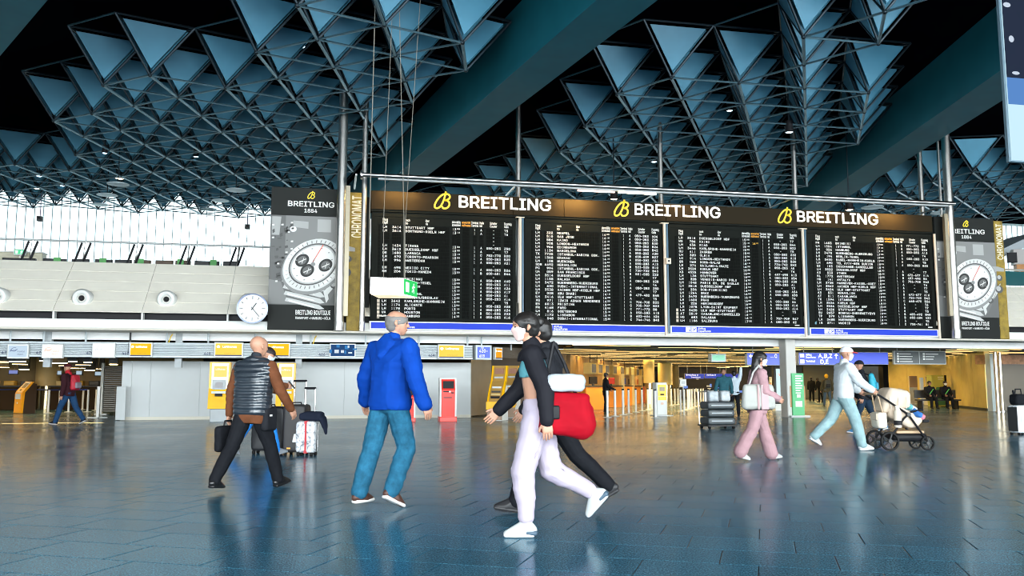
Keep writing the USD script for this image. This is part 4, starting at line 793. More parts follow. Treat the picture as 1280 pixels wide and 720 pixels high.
obj('lettering', mb, ink, o); obj('hanger', MB().tube((-1, .05, .22), (-1, .05, 3.06 - onY(1150, 447, TSG)[2]), .02, 6), lgrey, o); obj('hanger', MB().tube((1, .05, .22), (1, .05, 3.06 - onY(1150, 447, TSG)[2]), .02, 6), lgrey, o); obj('divider', MB().box(-.025 * w_, -.015 * w_, -.04, -.03, -h_ / 2, h_ / 2), lgrey, o)
exit_c = onY(898.5, 447.3, 31.3); o = thing('exit_sign', 'pale green exit lantern hanging at the mouth of the lower passage', 'exit sign', exit_c)
obj('housing', MB().cham(-.31, .31, 0, .3, -.16, .16, .02), white, o); obj('face', MB().box(-.27, .26, -.006, 0, -.105, .115), M('lantern_green', (.25, .60, .42), .4, emit=.35, ecol=(.3, .8, .5)), o); obj('hanger', MB().tube((.05, .1, .16), (.05, .1, 3.06 - exit_c[2]), .02, 6), lgrey, o)
bluesign(856, 880, 467, 473.4, 62, 'small distant blue direction sign over the queue posts, left one', [('<', -.45, .22, 0, 0), ('Abflug A', -.3, .1, .26, .5), ('Terminal', -.2, -.3, .2, .5)])
bluesign(880.5, 904, 467, 473.2, 62, 'small distant blue direction sign over the queue posts, beside the teal pullover', [('Abflug B', -.4, .1, .26, .5)])
bluesign(905, 925, 467, 473, 62, 'small distant blue direction sign beyond the teal pullover', [])
# counters deep in the passage: tilted boxes above, orange desks below
tilt = M('box_gold', (.66, .48, .17), .4, vary=.08, scale=2)
for k, (px, py, s) in enumerate(((740, 460.5, 1.0), (748.5, 461, 1.0), (757, 461.8, .95), (767, 462.5, .9), (776, 463.3, .85), (782.5, 463.8, .82), (789, 464.4, .8), (795.5, 465.2, .75), (802.5, 466, .7))):
    d_ = 40 + k * 2.6; c = onY(px, py, d_)
    o = thing('counter_display', f'tilted gilt display box over the check-in desks, {["nearest to the viewer", "second", "third", "fourth", "fifth", "sixth", "seventh", "eighth", "farthest, beside the yellow column"][k]}{" from the viewer" if 0 < k < 8 else ""}', 'display', c, 55)
    obj('box', MB().cham(-.38, .38, -.1, .3, -.26, .26, .03), tilt, o); obj('face', MB().box(-.32, .32, -.106, -.1, -.2, .2), (M('face_dim', (.12, .10, .07), .3), em('face_gold', (.95, .65, .15), .8))[k in (5, 6)], o); obj('hanger', MB().tube((0, .1, .26), (0, .1, .26 + max(.05, 2.6 - c[2])), .02, 6), dgrey, o)
deskm = M('desk_orange', (.80, .26, .03), .4)
for k, (px, mm, lb) in enumerate(((745, deskm, 'orange check-in desk nearest the red bag'), (767, deskm, 'orange check-in desk beside the clerk in black'), (781, deskm, 'orange check-in desk, third along the row'), (792.5, deskm, 'orange check-in desk, fourth along the row'), (803, M('desk_red', (.55, .08, .03), .4), 'dark red check-in desk beside the yellow column'))):
    d_ = 38 + k * 4; c = onY(px, 500, d_); o = thing('check_in_desk', lb, 'desk', (c[0], d_, 0), 20)
    obj('front', MB().cham(-.55, .55, 0, .6, 0, 1.05, .02), mm, o); obj('worktop', MB().box(-.6, .6, -.05, .65, 1.05, 1.1), dgrey, o)
    obj('monitor', MB().cham(-.2, .25, .2, .26, 1.18, 1.5, .01), (blk, M('monitor_red', (.6, .04, .03), .4), M('monitor_blue', (.04, .08, .4), .4))[k % 3], o); obj('monitor_stand', MB().box(-.03, .07, .2, .26, 1.1, 1.2), dgrey, o); obj('side_post', MB().box(.6, .8, .1, .3, 0, 1.7), ywall, o)
t = thing('counter_wall', 'warm lit back wall behind the check-in desks', 'wall', kind='structure'); pA, pB = onY(728, 500, 41), onY(806, 500, 66)
obj('wall_panel', MB().prism([(pA[0] - .6, 41), (pB[0] - .5, 66), (pB[0] - .7, 66), (pA[0] - .8, 41)], 0, 2.6, plane='xy'), M('counter_amber', (.30, .17, .05), .5, vary=.3, scale=1.2), t)
tag(obj('wall_passage', MB().box(onY(624, 500, 36)[0], onY(735, 500, 38)[0] - .6, 39.5, 39.7, 0, 3), M('passage_brown', (.10, .07, .04), .5)), 'dark brown wall between the partition and the check-in desks', 'wall', kind='structure')
# far end of the passage: dark shop front and grey-green room
t = thing('far_shop', 'dark shop front at the far end of the passage with small glowing goods', 'shop front', kind='structure')
pA, pB = onY(845, 490, 70), onY(935, 490, 70); obj('front', MB().box(pA[0], pB[0], 70, 70.2, 0, 2.6), M('shop_dark', (.02, .018, .016), .4), t)
mb = MB(); mc = MB(); rnd = random.Random(9)
for k in range(26): x = rnd.uniform(pA[0], pB[0]); z = rnd.uniform(.4, 1.9); (mb if k % 3 else mc).box(x, x + rnd.uniform(.1, .5), 69.9, 69.98, z, z + rnd.uniform(.08, .3))
tag(obj('lit_goods', mb, em('goods_warm', (.9, .75, .45), .8), t), kind='stuff'); tag(obj('lit_goods', mc, em('goods_blue', (.2, .35, .9), .8), t), kind='stuff')  # light on the goods is put in as their own glow
pA, pB = onY(1005, 490, 68), onY(1064, 490, 68); tag(obj('wall_far_room', MB().box(pA[0], pB[0], 68, 68.2, 0, 3), M('room_green', (.12, .125, .09), .5)), 'grey green end wall behind the distant travellers', 'wall', kind='structure')
# brass walls at the right
def slab(pa, pb, zt, mm, name, label, zb=.0, th=.2, parts=0, plinth=False):
    a, b = onZ(*pa), onZ(*pb); d = np.array([b[0] - a[0], b[1] - a[1]]); L = np.linalg.norm(d); d /= L; nrm = np.array([-d[1], d[0]])
    if nrm[1] < 0: nrm = -nrm
    t = thing(name, label, 'wall', kind='structure'); n = max(1, parts)
    for k in range(n):
        p, q = a[:2] + d * (L * k / n + .01), a[:2] + d * (L * (k + 1) / n - .01); obj('wall_panel', MB().prism([p, q, q + nrm * th, p + nrm * th], zb, zt, plane='xy'), mm, t)
    if plinth: obj('plinth', MB().prism([a[:2] - nrm * .06, b[:2] - nrm * .06, b[:2] + nrm * th, a[:2] + nrm * th], 0, zb, plane='xy'), dgrey, t)
    return t, a, b
t, a, b = slab((1184, 507), (1240.5, 513.3), zc + .1, goldwall, 'brass_wall', 'polished brass wall running back at the right of the passage', zb=.1, parts=4, plinth=True)
mb = MB(); u_ = (np.array(b) - np.array(a)); 
for f_, z_, s_ in ((.80, 1.35, .10), (.80, 1.2, .08), (.87, 1.25, .07), (.84, .95, .05)): p = a + u_ * f_; mb.rbox((p[0] - .03, p[1] - .04, z_), (s_ * 1.4, .02, s_), math.degrees(math.atan2(u_[1], u_[0])))
obj('red_sticker', mb, M('sticker_red', (.70, .05, .03), .5), t)
slab((1112, 503.5), (1186, 505.5), zc + .1, goldwall, 'brass_wall', 'polished brass wall facing the hall behind the seated travellers', parts=3)
tag(obj('dark_pier', MB().box(*sorted((onY(1105, 490, 52)[0], onY(1113, 490, 52)[0])), 52, 52.5, 0, zc), blk), 'narrow black pier at the left end of the brass wall', 'pier', kind='structure')
a_ = onZ(1241.5, 514); t = thing('glass_edge', 'pale glass door edge at the near end of the brass wall', 'door edge', kind='structure'); obj('glazing', MB().box(a_[0], a_[0] + .16, a_[1], a_[1] + .3, 0, zfa), M('glass_ice', (.50, .58, .58), .15), t)
for px, pb_, lb in ((1248, 515.5, 'left of two slim polished posts beside the brass wall'), (1253.5, 515, 'right of two slim polished posts beside the brass wall')):
    c = onZ(px, pb_); o = thing('polished_post', lb, 'post', (c[0], c[1], 0)); obj('tube', MB().tube((0, 0, 0), (0, 0, 2.5), .075, 14), M('post_cream', (.75, .66, .50), .2, .8), o, smooth=40); obj('base', MB().tube((0, 0, 0), (0, 0, .05), .11, 14), steel, o)
c = onZ(1254, 513.5); e_ = onZ(1300, 514); tag(obj('wall_brown', MB().box(c[0] + .1, c[0] + 9, c[1] + .6, c[1] + .8, 0, onY(1265, 455.5, c[1])[2]), M('brown_grey', (.22, .19, .15), .4, .2, vary=.05, scale=1)), 'brown grey metal wall at the right edge under the wooden lintel', 'wall', kind='structure')
tag(obj('wood_lintel', MB().box(c[0] - .6, c[0] + 9, c[1] + .2, c[1] + .8, onY(1265, 455, c[1])[2], onY(1265, 443.5, c[1])[2]), wood), 'reddish wooden lintel above the brown metal wall', 'lintel', kind='structure')
# green poster stand and posters
c = onZ(1174, 508.5); c2 = onZ(1184.5, 508.5); t = thing('advert_box', 'upright green advertising box with a dark suitcase picture against the brass wall', 'advertising box', (c[0], c[1], 0)); w_ = c2[0] - c[0]; h_ = onY(1175, 469, c[1])[2]
obj('case', MB().cham(-w_ * .85, w_ * .95, 0, .4, .02, h_, .02), M('advert_olive', (.52, .50, .10), .45, vary=.08, scale=2), t); obj('dark_edge', MB().box(w_ * .95, w_ * 1.25, .02, .4, 0, h_), blk, t)
mb = MB().box(-w_ * .5, w_ * .9, -.004, 0, .08, .85); mb.prism([(-.2, .85), (.28, .85), (.2, 1.02), (-.1, 1.02)], -.004, 0); obj('suitcase_print', mb, M('print_green', (.05, .20, .09), .5), t); mb = MB(); flat(mb, ell(.08, .72, .12, .12), -.008); mb.box(.0, .34, -.005, -.001, 1.52, 1.56); mb.box(.02, .32, -.005, -.001, 1.42, 1.45); obj('badge_print', mb, ink, t)
for px, py0, py1, w2, d_, mm, lb in ((1142, 470, 484, 10, 46, M('notice_peach', (.68, .42, .22), .5), 'peach coloured notice on the brass wall above the seated travellers'), (1153, 472, 505, 3, 45, M('panel_white', (.7, .72, .66), .4, emit=.25), 'slim white standing banner left of the purple poster'), (1160.5, 471, 485, 5, 44, M('poster_mauve', (.32, .14, .16), .5), 'mauve poster on a cream stand left of the green advertising box')):  # the white banner has brightness put in as its own glow
    c = onY(px, (py0 + py1) / 2, d_); w_ = onY(px + w2 / 2, 480, d_)[0] - c[0]; z1_, z0_ = onY(px, py0, d_)[2], onY(px, py1, d_)[2]
    o = thing('notice_stand', lb, 'notice', (c[0], d_, 0)); obj('face', MB().cham(-w_, w_, 0, .05, max(z0_, .1), z1_, .01), mm, o); obj('backing', MB().box(-w_ * 1.02, w_ * 1.02, .05, .1, 0, z1_), cream, o)
    if px > 1160: obj('stand', MB().cham(-w_, w_, -.02, .3, 0, z0_, .01), cream, o)
# things at the right edge on the gallery
gx = lambda px, t_: onY(px, 340, t_)[0]
t = thing('glass_balustrade', 'teal glass balustrade with a pale handrail at the right end of the gallery', 'railing'); z0_, z1_ = onY(1270, 357, 30)[2], onY(1270, 337.5, 30)[2]
obj('glazing', MB().box(gx(1255, 30), gx(1300, 30), 30, 30.03, z0_, z1_ - .06), M('glass_teal', (.02, .10, .11), .1), t); obj('handrail', MB().tube((gx(1253, 30), 30, z1_), (gx(1300, 30), 30, z1_), .045, 10), M('rail_cream', (.62, .58, .5), .3, .3), t)
for px in (1256, 1276): obj('baluster', MB().tube((gx(px, 30), 30.05, z0_ - .1), (gx(px, 30), 30.05, z1_), .03, 8), steel, t)
t = thing('stair_flight', 'pale grey underside of a stair rising at the right edge', 'stair', kind='structure')
P = [onY(1252, 312, 34), onY(1252, 322, 34), onY(1300, 301, 34), onY(1300, 289, 34)]; obj('soffit', MB().prism([(p[0], p[2]) for p in P], 34, 36), M('stair_grey', (.40, .45, .47), .5), t)
c = onY(1268, 322, 33); o = thing('gallery_monitor', 'black monitor on an orange brown stand at the right end of the gallery', 'monitor', c, -25); obj('case', MB().cham(-.28, .12, 0, .12, -.22, .24, .02), blk, o); obj('housing', MB().cham(.0, .5, .12, .5, -.3, .4, .03), M('housing_grey', (.45, .42, .40), .5), o); obj('stand', MB().box(.1, .5, .1, .5, -.9, -.3), M('stand_orange', (.50, .20, .04), .5), o)
# ================================================================= lamps and discs under the hanging ceiling
discm = M('disc_white', (.55, .66, .70), .4)
for px, py, wpx, d_, lb in ((147.5, 230.5, 28, 36, 'round white reflector disc hanging low over the left gallery, nearest one'), (134, 244, 26, 42, 'round white reflector disc over the left gallery, just behind the nearest one'), (125, 256, 22, 47, 'round white reflector disc over the left gallery at the top of the window'),
        (295, 238, 26, 38, 'round white reflector disc over the gallery left of the watch poster'), (275.5, 251, 22, 43, 'round white reflector disc behind the one near the watch poster'), (261, 262, 21, 48, 'round white reflector disc low against the window near the watch poster'),
        (1090.5, 259.5, 24, 36, 'round teal reflector disc above the last header logo'), (1176, 266, 21, 36, 'round pale reflector disc above the right watch poster')):
    c = onY(px, py, d_); r_ = abs(onY(px + wpx / 2, py, d_)[0] - c[0]); o = thing('reflector_disc', lb, 'reflector', c)
    obj('disc', MB().lathe([(.001, .03), (r_ * .8, .045), (r_, .02), (r_, 0), (r_ * .8, -.02), (.001, -.035)], n=32), discm, o, smooth=40); obj('stem', MB().tube((0, 0, 0), (0, 0, roofz(d_) - .02 - c[2]), .02, 6), darksteel, o)
lampglow = lamp('spot_glow', (.62, .86, 1.0), 3.0); lampwarm = lamp('spot_warm', (1.0, .80, .52), 6.0)
for px, py, s, d_, wm, lb in ((378.5, 58, 4.6, 24, 0, 'black hanging spotlight high at the left, largest of the spotlights'), (912, 138, 4.2, 27, 0, 'black hanging spotlight above the third departure board'), (986.5, 165, 5, 25, 0, 'black hanging spotlight beside the ridge of pyramids over the third board'),
        (817.5, 202, 4.2, 34, 0, 'small hanging spotlight between the steel tubes over the boards'), (149.5, 223, 6, 40, 1, 'warm glowing spotlight above the nearest reflector disc'), (46, 235.5, 4, 46, 1, 'warm glowing spotlight near the left edge of the picture'),
        (131, 191, 4, 34, 0, 'black hanging spotlight in the left bay above the reflector discs'), (245, 195.5, 4, 35, 0, 'small pale spotlight in the left bay left of the watch poster'), (49, 220, 4.5, 42, 0, 'small spotlight over the left end of the gallery'), (78, 232, 4, 45, 0, 'small twin spotlight over the left end of the gallery'),
        (1061.5, 262, 5, 30, 1, 'warm glowing downlight just above the header band, right one'), (767.5, 248.5, 5, 30, 1, 'warm glowing downlight just above the header band, left one'), (1243, 225, 5, 38, 0, 'black spotlight under the pyramids at the far right'), (181, 252, 3, 49, 0, 'tiny black spotlight low against the window')):
    c = onY(px, py, d_); r_ = abs(onY(px + s, py, d_)[0] - c[0]); o = thing('hanging_spotlight', lb, 'spotlight', c)
    obj('can', MB().lathe([(.001, r_ * 2.6), (r_ * .8, r_ * 2.6), (r_ * .85, r_ * 1.0), (r_, .0), (r_ * .9, -.02), (r_ * .85, .04)], n=20), blk, o, smooth=40); obj('lens', MB().lathe([(r_ * .88, .0), (r_ * .5, -.03), (.001, -.04)], n=20), lampwarm if wm else lampglow, o)
    obj('stem', MB().tube((0, 0, r_ * 2.6), (0, 0, roofz(d_) - .02 - c[2]), .025, 6), darksteel, o)
for px, y0_, y1_, lb in ((50, 250, 273, 'thin rod with a small camera hanging in front of the window at the left'), (309.5, 258, 283, 'thin rod with a small camera hanging in front of the window beside the watch poster')):
    c = onY(px, y1_, 47); o = thing('hanging_camera', lb, 'camera', c); obj('rod', MB().tube((0, 0, .05), (0, 0, onY(px, y0_, 47)[2] - c[2] + .4), .022, 6), M('rod_violet', (.16, .12, .2), .5), o); obj('camera_head', MB().cham(-.13, .12, -.14, .14, -.14, .1, .03), dgrey, o); obj('lens', MB().lathe([(.001, -.16), (.06, -.155), (.06, -.13)], n=12, axis='y'), blk, o)
# big exit lantern on cables in front of the first board
TE = 19.0
cL, cM, cR = onY(462.5, 358, TE), onY(504.5, 358, TE), onY(521.5, 358, TE - .0)
zt_, zb_e = onY(480, 347.2, TE)[2], onY(480, 367.5, TE)[2]; w_ = cM[0] - cL[0]; dp = .80
o = thing('exit_lantern', 'white hanging exit lantern with a green side panel in front of the first departure board', 'exit sign', (cM[0], TE, zb_e), 4); hh = zt_ - zb_e
lw = usdkit.material(stage, LK + 'lantern_white', {'p': ('principled_bsdf', {'base_color': (.9, .9, .88), 'roughness': .4, 'emission_color': (1, .98, .94), 'emission_strength': .75})}, surface='p.BSDF')
gq = np.array([.94, -.0])
obj('housing', MB().prism([(-w_, 0), (0, 0), (.40, .62), (-w_ + .25, .80)], 0, hh, plane='xy'), lw, o)
Rg = rz(math.degrees(math.atan2(.62, .40))); Lg = math.hypot(.62, .40)
g_ = thing('green_face', parent=o); 
mb = MB().box(.01, Lg - .01, -.012, -.002, .01, hh - .01); mb.xf(Rg); obj('panel', mb, M('lantern_face', (.02, .48, .10), .4, emit=.45, ecol=(.02, .55, .10)), g_)
class _T: pass
mbp = MB(); _save = obj
def _grab(name, mesh, m, parent=None, smooth=False): mesh.xf(np.eye(3), (Lg / 2, 0, hh / 2)); mesh.xf(Rg); return _save(name, mesh, m, g_)
obj = _grab; running_man(None, Lg * .9, hh * .85, -.018); obj = _save
obj('bottom_diffuser', MB().prism([(-w_ + .03, .03), (-.02, .03), (.36, .58), (-w_ + .28, .76)], -.02, 0, plane='xy'), lamp('diffuser_cream', (1.0, .82, .55), .95), o)
for px, ytop, x_, y_, r in ((469, 70, -.72, .3, .011), (490, 110, -.42, .2, .007), (498, 110, .05, .25, .009), (527, 95, .1, .45, .007)):
    top = onY(px, ytop, TE + y_); obj('cable', MB().path([(x_, y_, hh), (x_ - .02, y_, hh + 1.2), (top[0] - cM[0], y_, top[2] - zb_e + 2.2)], r, 6), M('cable_cream', (.26, .24, .20), .6, spec=.2), o)
# big hanging screen cut by the right edge
pA, pB = onY(1256.5, 2, 8.2), onY(1266, 200, 8.2); 
t = thing('hanging_screen', 'bright hanging information screen cut off by the upper right corner', 'screen', (pB[0] - .02, 8.2, pB[2]), 0); hs = 1.9
obj('frame', MB().cham(-.02, 1.6, 0, .05, -.02, hs + .4, .01), M('screen_frame', (.10, .16, .20), .4, .2), t); obj('face', MB().box(0, 1.57, -.012, 0, 0, hs + .37), em('screen_cyan', (.60, .86, .97), .95), t)
zq = lambda py: onY(1268, py, 8.2)[2] - pB[2]
obj('blue_band', MB().box(0, 1.57, -.016, -.012, zq(131), zq(98)), em('screen_blue', (.10, .26, .62), .9), t); obj('dark_picture', MB().box(0, 1.57, -.016, -.012, zq(98), hs + .37), em('screen_night', (.02, .035, .08), .6), t)
mb = MB(); flat(mb, ell(.09, zq(50), .035, .04), -.02); flat(mb, ell(.12, zq(92), .05, .02), -.02); flat(mb, ell(.06, zq(8), .05, .03), -.02); obj('picture_light', mb, em('screen_spark', (.7, .8, .95), .8), t)
obj('hanger', MB().tube((.3, .07, hs + .35), (.3, .07, 9.6 - pB[2]), .03, 8), darksteel, t)
# ================================================================= queue posts
qp0 = None
pwhite = M('post_white', (.82, .82, .80), .3, vary=.02)
def queue_post(px, pyb, label, group, s=1.0):
    global qp0
    c = onZ(px, pyb)
    if qp0 is None:
        qp0 = thing('queue_post', label, 'queue post', c, group=group)
        obj('tube', MB().tube((0, 0, .02), (0, 0, .93), .042, 14), pwhite, qp0, smooth=40); obj('foot', MB().lathe([(.001, .03), (.06, .03), (.16, .012), (.165, 0)], n=20), lgrey, qp0); obj('belt_head', MB().tube((0, 0, .93), (0, 0, .985), .046, 14), blk, qp0)
        return qp0
    return dup(qp0, c, 0, label, group)
ORD = ['first', 'second', 'third', 'fourth', 'fifth', 'sixth', 'seventh', 'eighth', 'ninth', 'tenth', 'eleventh', 'twelfth', 'thirteenth', 'fourteenth', 'fifteenth', 'sixteenth', 'seventeenth', 'eighteenth']
for n, (px, py) in enumerate(((759.4, 522), (769, 520.5), (779, 518.7), (786, 517.3), (795, 515.4), (802.7, 513.8), (810, 512.4), (815, 511.2), (819.6, 522.4))): queue_post(px, py, f'white queue post, {ORD[n]} from the left in the row left of the yellow check-in kiosk', 'queue posts left of the yellow kiosk')
for n, (px, py) in enumerate(((839.4, 507.2), (843.7, 506.2), (847.7, 505.8), (851, 514.4), (855.6, 513), (860, 512), (862.3, 511), (865, 510.2), (868.7, 508.8), (872.7, 507.6), (876.3, 506.8), (879.2, 506.3), (882.3, 523), (886, 521.2), (890, 519.8), (892.6, 518.2), (895.7, 517.2), (899, 515.6))): queue_post(px, py, f'white queue post, {ORD[n]} from the left in the crowd right of the yellow kiosk', 'queue posts right of the yellow kiosk')
for n, (px, py) in enumerate(sorted(((39, 512.6), (44.5, 511.6), (60, 516.6), (73.7, 512.4), (85.5, 515.2), (99.3, 511.4), (103, 512.2), (109.2, 515), (119.4, 513), (-6, 515)))): queue_post(px, py, f'white queue post, {ORD[n]} from the left at the counters around the red backpack', 'queue posts at the left counters')
beltm = M('belt_navy', (.01, .03, .20), .6)
for (a_, b_, lb) in (((-6, 515), (39, 512.6), 'navy queue belt left of the orange kiosk'), ((39, 512.6), (60, 516.6), 'navy queue belt in front of the yellow column'), ((60, 516.6), (85.5, 515.2), 'navy queue belt behind the walker with the red backpack'), ((85.5, 515.2), (109.2, 515), 'navy queue belt right of the walker with the red backpack')):
    a, b = onZ(*a_), onZ(*b_); d = (b - a) / np.linalg.norm(b - a); n = np.array([-d[1], d[0], 0]) * .004; v = []
    for p in (a + d * .05, b - d * .05):
        for z in (.90, .955): v += [p + n + [0, 0, z], p - n + [0, 0, z]]
    tag(obj('queue_belt', MB().add(v, [(0, 2, 6, 4), (1, 5, 7, 3), (2, 3, 7, 6), (0, 4, 5, 1), (0, 1, 3, 2), (4, 6, 7, 5)]), beltm), lb, 'queue belt')
c = onZ(122, 522.5); o = thing('barrier_stand', 'tall white barrier post on a flat cross foot left of the roller shutter', 'barrier post', c); hq = onY(122.5, 483, c[1])[2]; obj('tube', MB().cham(-.05, .05, -.05, .05, .02, hq, .01), pwhite, o); obj('foot', MB().box(-.32, .32, -.06, .06, 0, .03).box(-.06, .06, -.3, .3, 0, .028), lgrey, o)
tag(obj('floor_strip', MB().box(onY(3, 525, 28.2)[0], onY(130, 526, 28.2)[0], 28.15, 28.28, 0.0, .006), M('brass_strip', (.75, .55, .22), .3, .9)), 'thin brass threshold strip in the floor in front of the left counters', 'floor strip')
# ================================================================= kiosks
def tall_kiosk(px0, px1, pyb, pyt, label):
    xm = (px0 + px1) / 2; c = onZ(xm, pyb); w = (onY(px1, 500, c[1])[0] - onY(px0, 500, c[1])[0]) / 2; h = onY(xm, pyt, c[1])[2]; f = lambda py: onY(xm, py, c[1])[2]
    t = thing('ticket_machine', label, 'ticket machine', (c[0], c[1], 0))
    obj('base', MB().cham(-w * .8, w * .85, .1, .55, 0, f(511), .02), greyp, t)
    obj('body', MB().prism([(.0, f(511)), (.6, f(511)), (.6, h), (.18, h), (.12, f(486))], -w, w, plane='yz'), yellowm, t)
    obj('front_panel', MB().prism([(.10, f(486)), (.13, f(486)), (.18, h - .03), (.15, h - .03)], -w + .07, w - .05, plane='yz'), white, t)
    fr = lambda z: .10 + .05 * (z - f(486)) / (h - .03 - f(486)) - .01
    obj('poster', MB().prism([(fr(f(471)), f(471)), (fr(f(471)) + .02, f(471)), (fr(h - .12) + .02, h - .12), (fr(h - .12), h - .12)], -w + .14, w - .10, plane='yz'), M('poster_orange', (.95, .45, .04), .4, emit=.2), t)  # orange poster carries a slight glow in its colour
    mb = MB(); text(mb, 'Lufthansa', -w * .45, h - .24, .118, .05, width=w * .95, bold=True); obj('print', mb, ink, t)
    obj('screen_frame', MB().box(-w + .12, w - .12, .06, .12, f(487), f(475)), greyp, t); obj('screen', MB().box(-w + .2, w - .2, .05, .06, f(485), f(477.5)), em('screen_grey', (.75, .8, .85), .6), t)
    obj('slot', MB().box(-w + .2, w - .2, .01, .10, f(495.5), f(492)), blk, t); obj('shelf', MB().box(-w + .1, w - .1, -.02, .12, f(492), f(489)), lgrey, t); return t
tall_kiosk(258.5, 285, 528, 452.5, 'tall yellow ticket machine half hidden by the man in the quilted vest'); tall_kiosk(343.5, 367.5, 527.5, 453.5, 'tall yellow ticket machine behind the suitcases')
def red_kiosk(px0, px1, pyb, pyt, label):
    xm = (px0 + px1) / 2; c = onZ(xm, pyb); w = (onY(px1, 500, c[1])[0] - onY(px0, 500, c[1])[0]) / 2; h = onY(xm, pyt, c[1])[2]; f = lambda py: h * (pyb - py) / (pyb - pyt)
    t = thing('red_kiosk', label, 'kiosk', (c[0], c[1], 0)); K = lambda q: pyt + q * (pyb - pyt)
    obj('plinth', MB().cham(-w, w, 0, .5, 0, f(K(.89)), .01), redm, t); obj('shell', MB().prism([(.10, f(K(.89))), (.45, f(K(.89))), (.45, h), (.16, h), (.06, f(K(.28)))], -w * .98, w * .98, plane='yz'), white, t)
    obj('front', MB().prism([(.07, f(K(.89))), (.11, f(K(.89))), (.17, h - .04), (.12, h - .04), (.03, f(K(.28)))], -w * .78, w * .78, plane='yz'), redm, t)
    obj('screen', MB().box(-w * .62, w * .62, .005, .1, f(K(.24)), f(K(.07))), blk, t); obj('slot', MB().box(-w * .6, w * .05, .005, .06, f(K(.325)), f(K(.30))), blk, t); obj('card_slot', MB().box(w * .3, w * .62, .005, .06, f(K(.355)), f(K(.33))), blk, t); obj('ticket_slot', MB().box(-w * .55, w * .4, .01, .06, f(K(.46)), f(K(.44))), dgrey, t); obj('label_plate', MB().box(w * .05, w * .25, .0, .05, f(K(.33)), f(K(.30))), ink, t)
red_kiosk(549.7, 571.2, 527, 472.5, 'red self-service kiosk in full view before the white partition'); red_kiosk(500, 519.5, 527.3, 484, 'red self-service kiosk half hidden by the man in the blue hoodie')
# orange kiosk at the left, leaning screen
c = onZ(21, 517); t = thing('check_in_kiosk', 'orange kiosk with a leaning screen and dark back at the left counters', 'kiosk', (c[0], c[1], 0), -42); h = onY(24, 477, c[1])[2]
pf = [(0, .02), (.02, .62 * h), (.06, .70 * h), (.42, h), (.50, h), (.14, .66 * h), (.10, .02)]
obj('front_strip', MB().prism(pf, -.24, .24, plane='yz'), orangem, t); obj('body', MB().prism([(.09, 0), (.6, 0), (.62, h * .93), (.46, h * .95), (.15, .66 * h)], -.23, .23, plane='yz'), M('kiosk_brown', (.05, .03, .02), .4), t)
def onslope(mb, u0, u1, x0_, x1_, dd=.012):
    a, b = np.array([.035, .655 * h]), np.array([.42, h]); p, q = a + (b - a) * u0, a + (b - a) * u1; n = np.array([-(b - a)[1], (b - a)[0]]); n = n / np.linalg.norm(n) * dd; n = n if n[0] < 0 else -n
    return mb.prism([p + n, q + n, q - n, p - n], x0_, x1_, plane='yz')
obj('screen_frame', onslope(MB(), .02, .92, -.17, .17), lgrey, t); obj('screen', onslope(MB(), .42, .82, -.11, .11, .02), M('screen_brown', (.14, .07, .02), .2), t); obj('reader', onslope(MB(), .14, .28, -.06, .04, .02), blk, t); obj('lower_plate', MB().box(-.16, .16, -.008, .01, .45 * h, .62 * h), lgrey, t); mb = MB(); flat(mb, ell(.0, .33 * h, .035, .035), -.012); obj('emblem', mb, ink, t)
# pair of curved yellow kiosks with white side
def curved(px, pyb, label, rot):
    c = onZ(px, pyb); t = thing('check_in_kiosk', label, 'kiosk', (c[0], c[1], 0), rot); h = onY(px, 456.5, c[1])[2]
    obj('body', MB().prism([(.10, 0), (.85, 0), (.78, .60 * h), (.62, .66 * h), (.34, .52 * h), (.14, .22 * h)], -.23, .23, plane='yz'), white, t)
    cv = bezier([(.06, .24 * h), (.14, .42 * h), (.34, .62 * h), (.52, .72 * h)], 8).tolist() + [(.62, .86 * h), (.68, h)]
    cv2 = [(y_ + .12, z_ - .02) for y_, z_ in cv[::-1]]; cv2[0] = (cv[-1][0] + .10, h)
    for a, b, mm, nm in ((-.26, -.20, yellowm, 'side_band'), (.20, .26, yellowm, 'side_band'), (-.20, .20, M('kiosk_bronze', (.42, .24, .06), .4), 'front_band')): obj(nm, MB().prism(cv + cv2, a, b, plane='yz'), mm, t)
    obj('lower_front', MB().cham(-.24, .24, .05, .12, 0.02, .24 * h, .01), M('kiosk_taupe', (.36, .24, .16), .4), t); obj('toe_band', MB().box(-.26, .26, .02, .09, .20 * h, .34 * h), yellowm, t)
    for u, dz, mm in ((.52, .05, dgrey), (.60, .05, lgrey), (.42, .06, blk), (.47, .04, ywall), (.88, .20, M('screen_rust', (.25, .08, .02), .3)), (.78, .05, greyp)):
        z_ = u * h; y_ = np.interp(z_, [p[1] for p in cv], [p[0] for p in cv]); obj('control_panel', MB().rbox((0, y_ - .005, z_), (.30, .03, dz * 1.2)), mm, t)
curved(617, 526, 'curved yellow check-in kiosk with a white side, left of a pair', -28); curved(634.5, 522.5, 'curved yellow check-in kiosk, right of a pair, next to the bare midriff', -28)
c = onZ(828, 520); t = thing('check_in_kiosk', 'white check-in kiosk with a yellow screen panel among the queue posts', 'kiosk', (c[0], c[1], 0), 4); w = (onY(834.7, 500, c[1])[0] - onY(821.2, 500, c[1])[0]) / 2; h = onY(828, 478, c[1])[2]
obj('body', MB().cham(-w, w, 0, .35, .03, h, .03), white, t); obj('foot', MB().box(-w * 1.5, w * 1.9, -.1, .4, 0, .03), lgrey, t); obj('yellow_panel', MB().box(-w * .78, w * .78, -.012, 0, h * .47, h * .93), M('panel_yellow', (.95, .60, .03), .35, emit=.25), t)  # yellow panel brightened by a slight glow in its colour
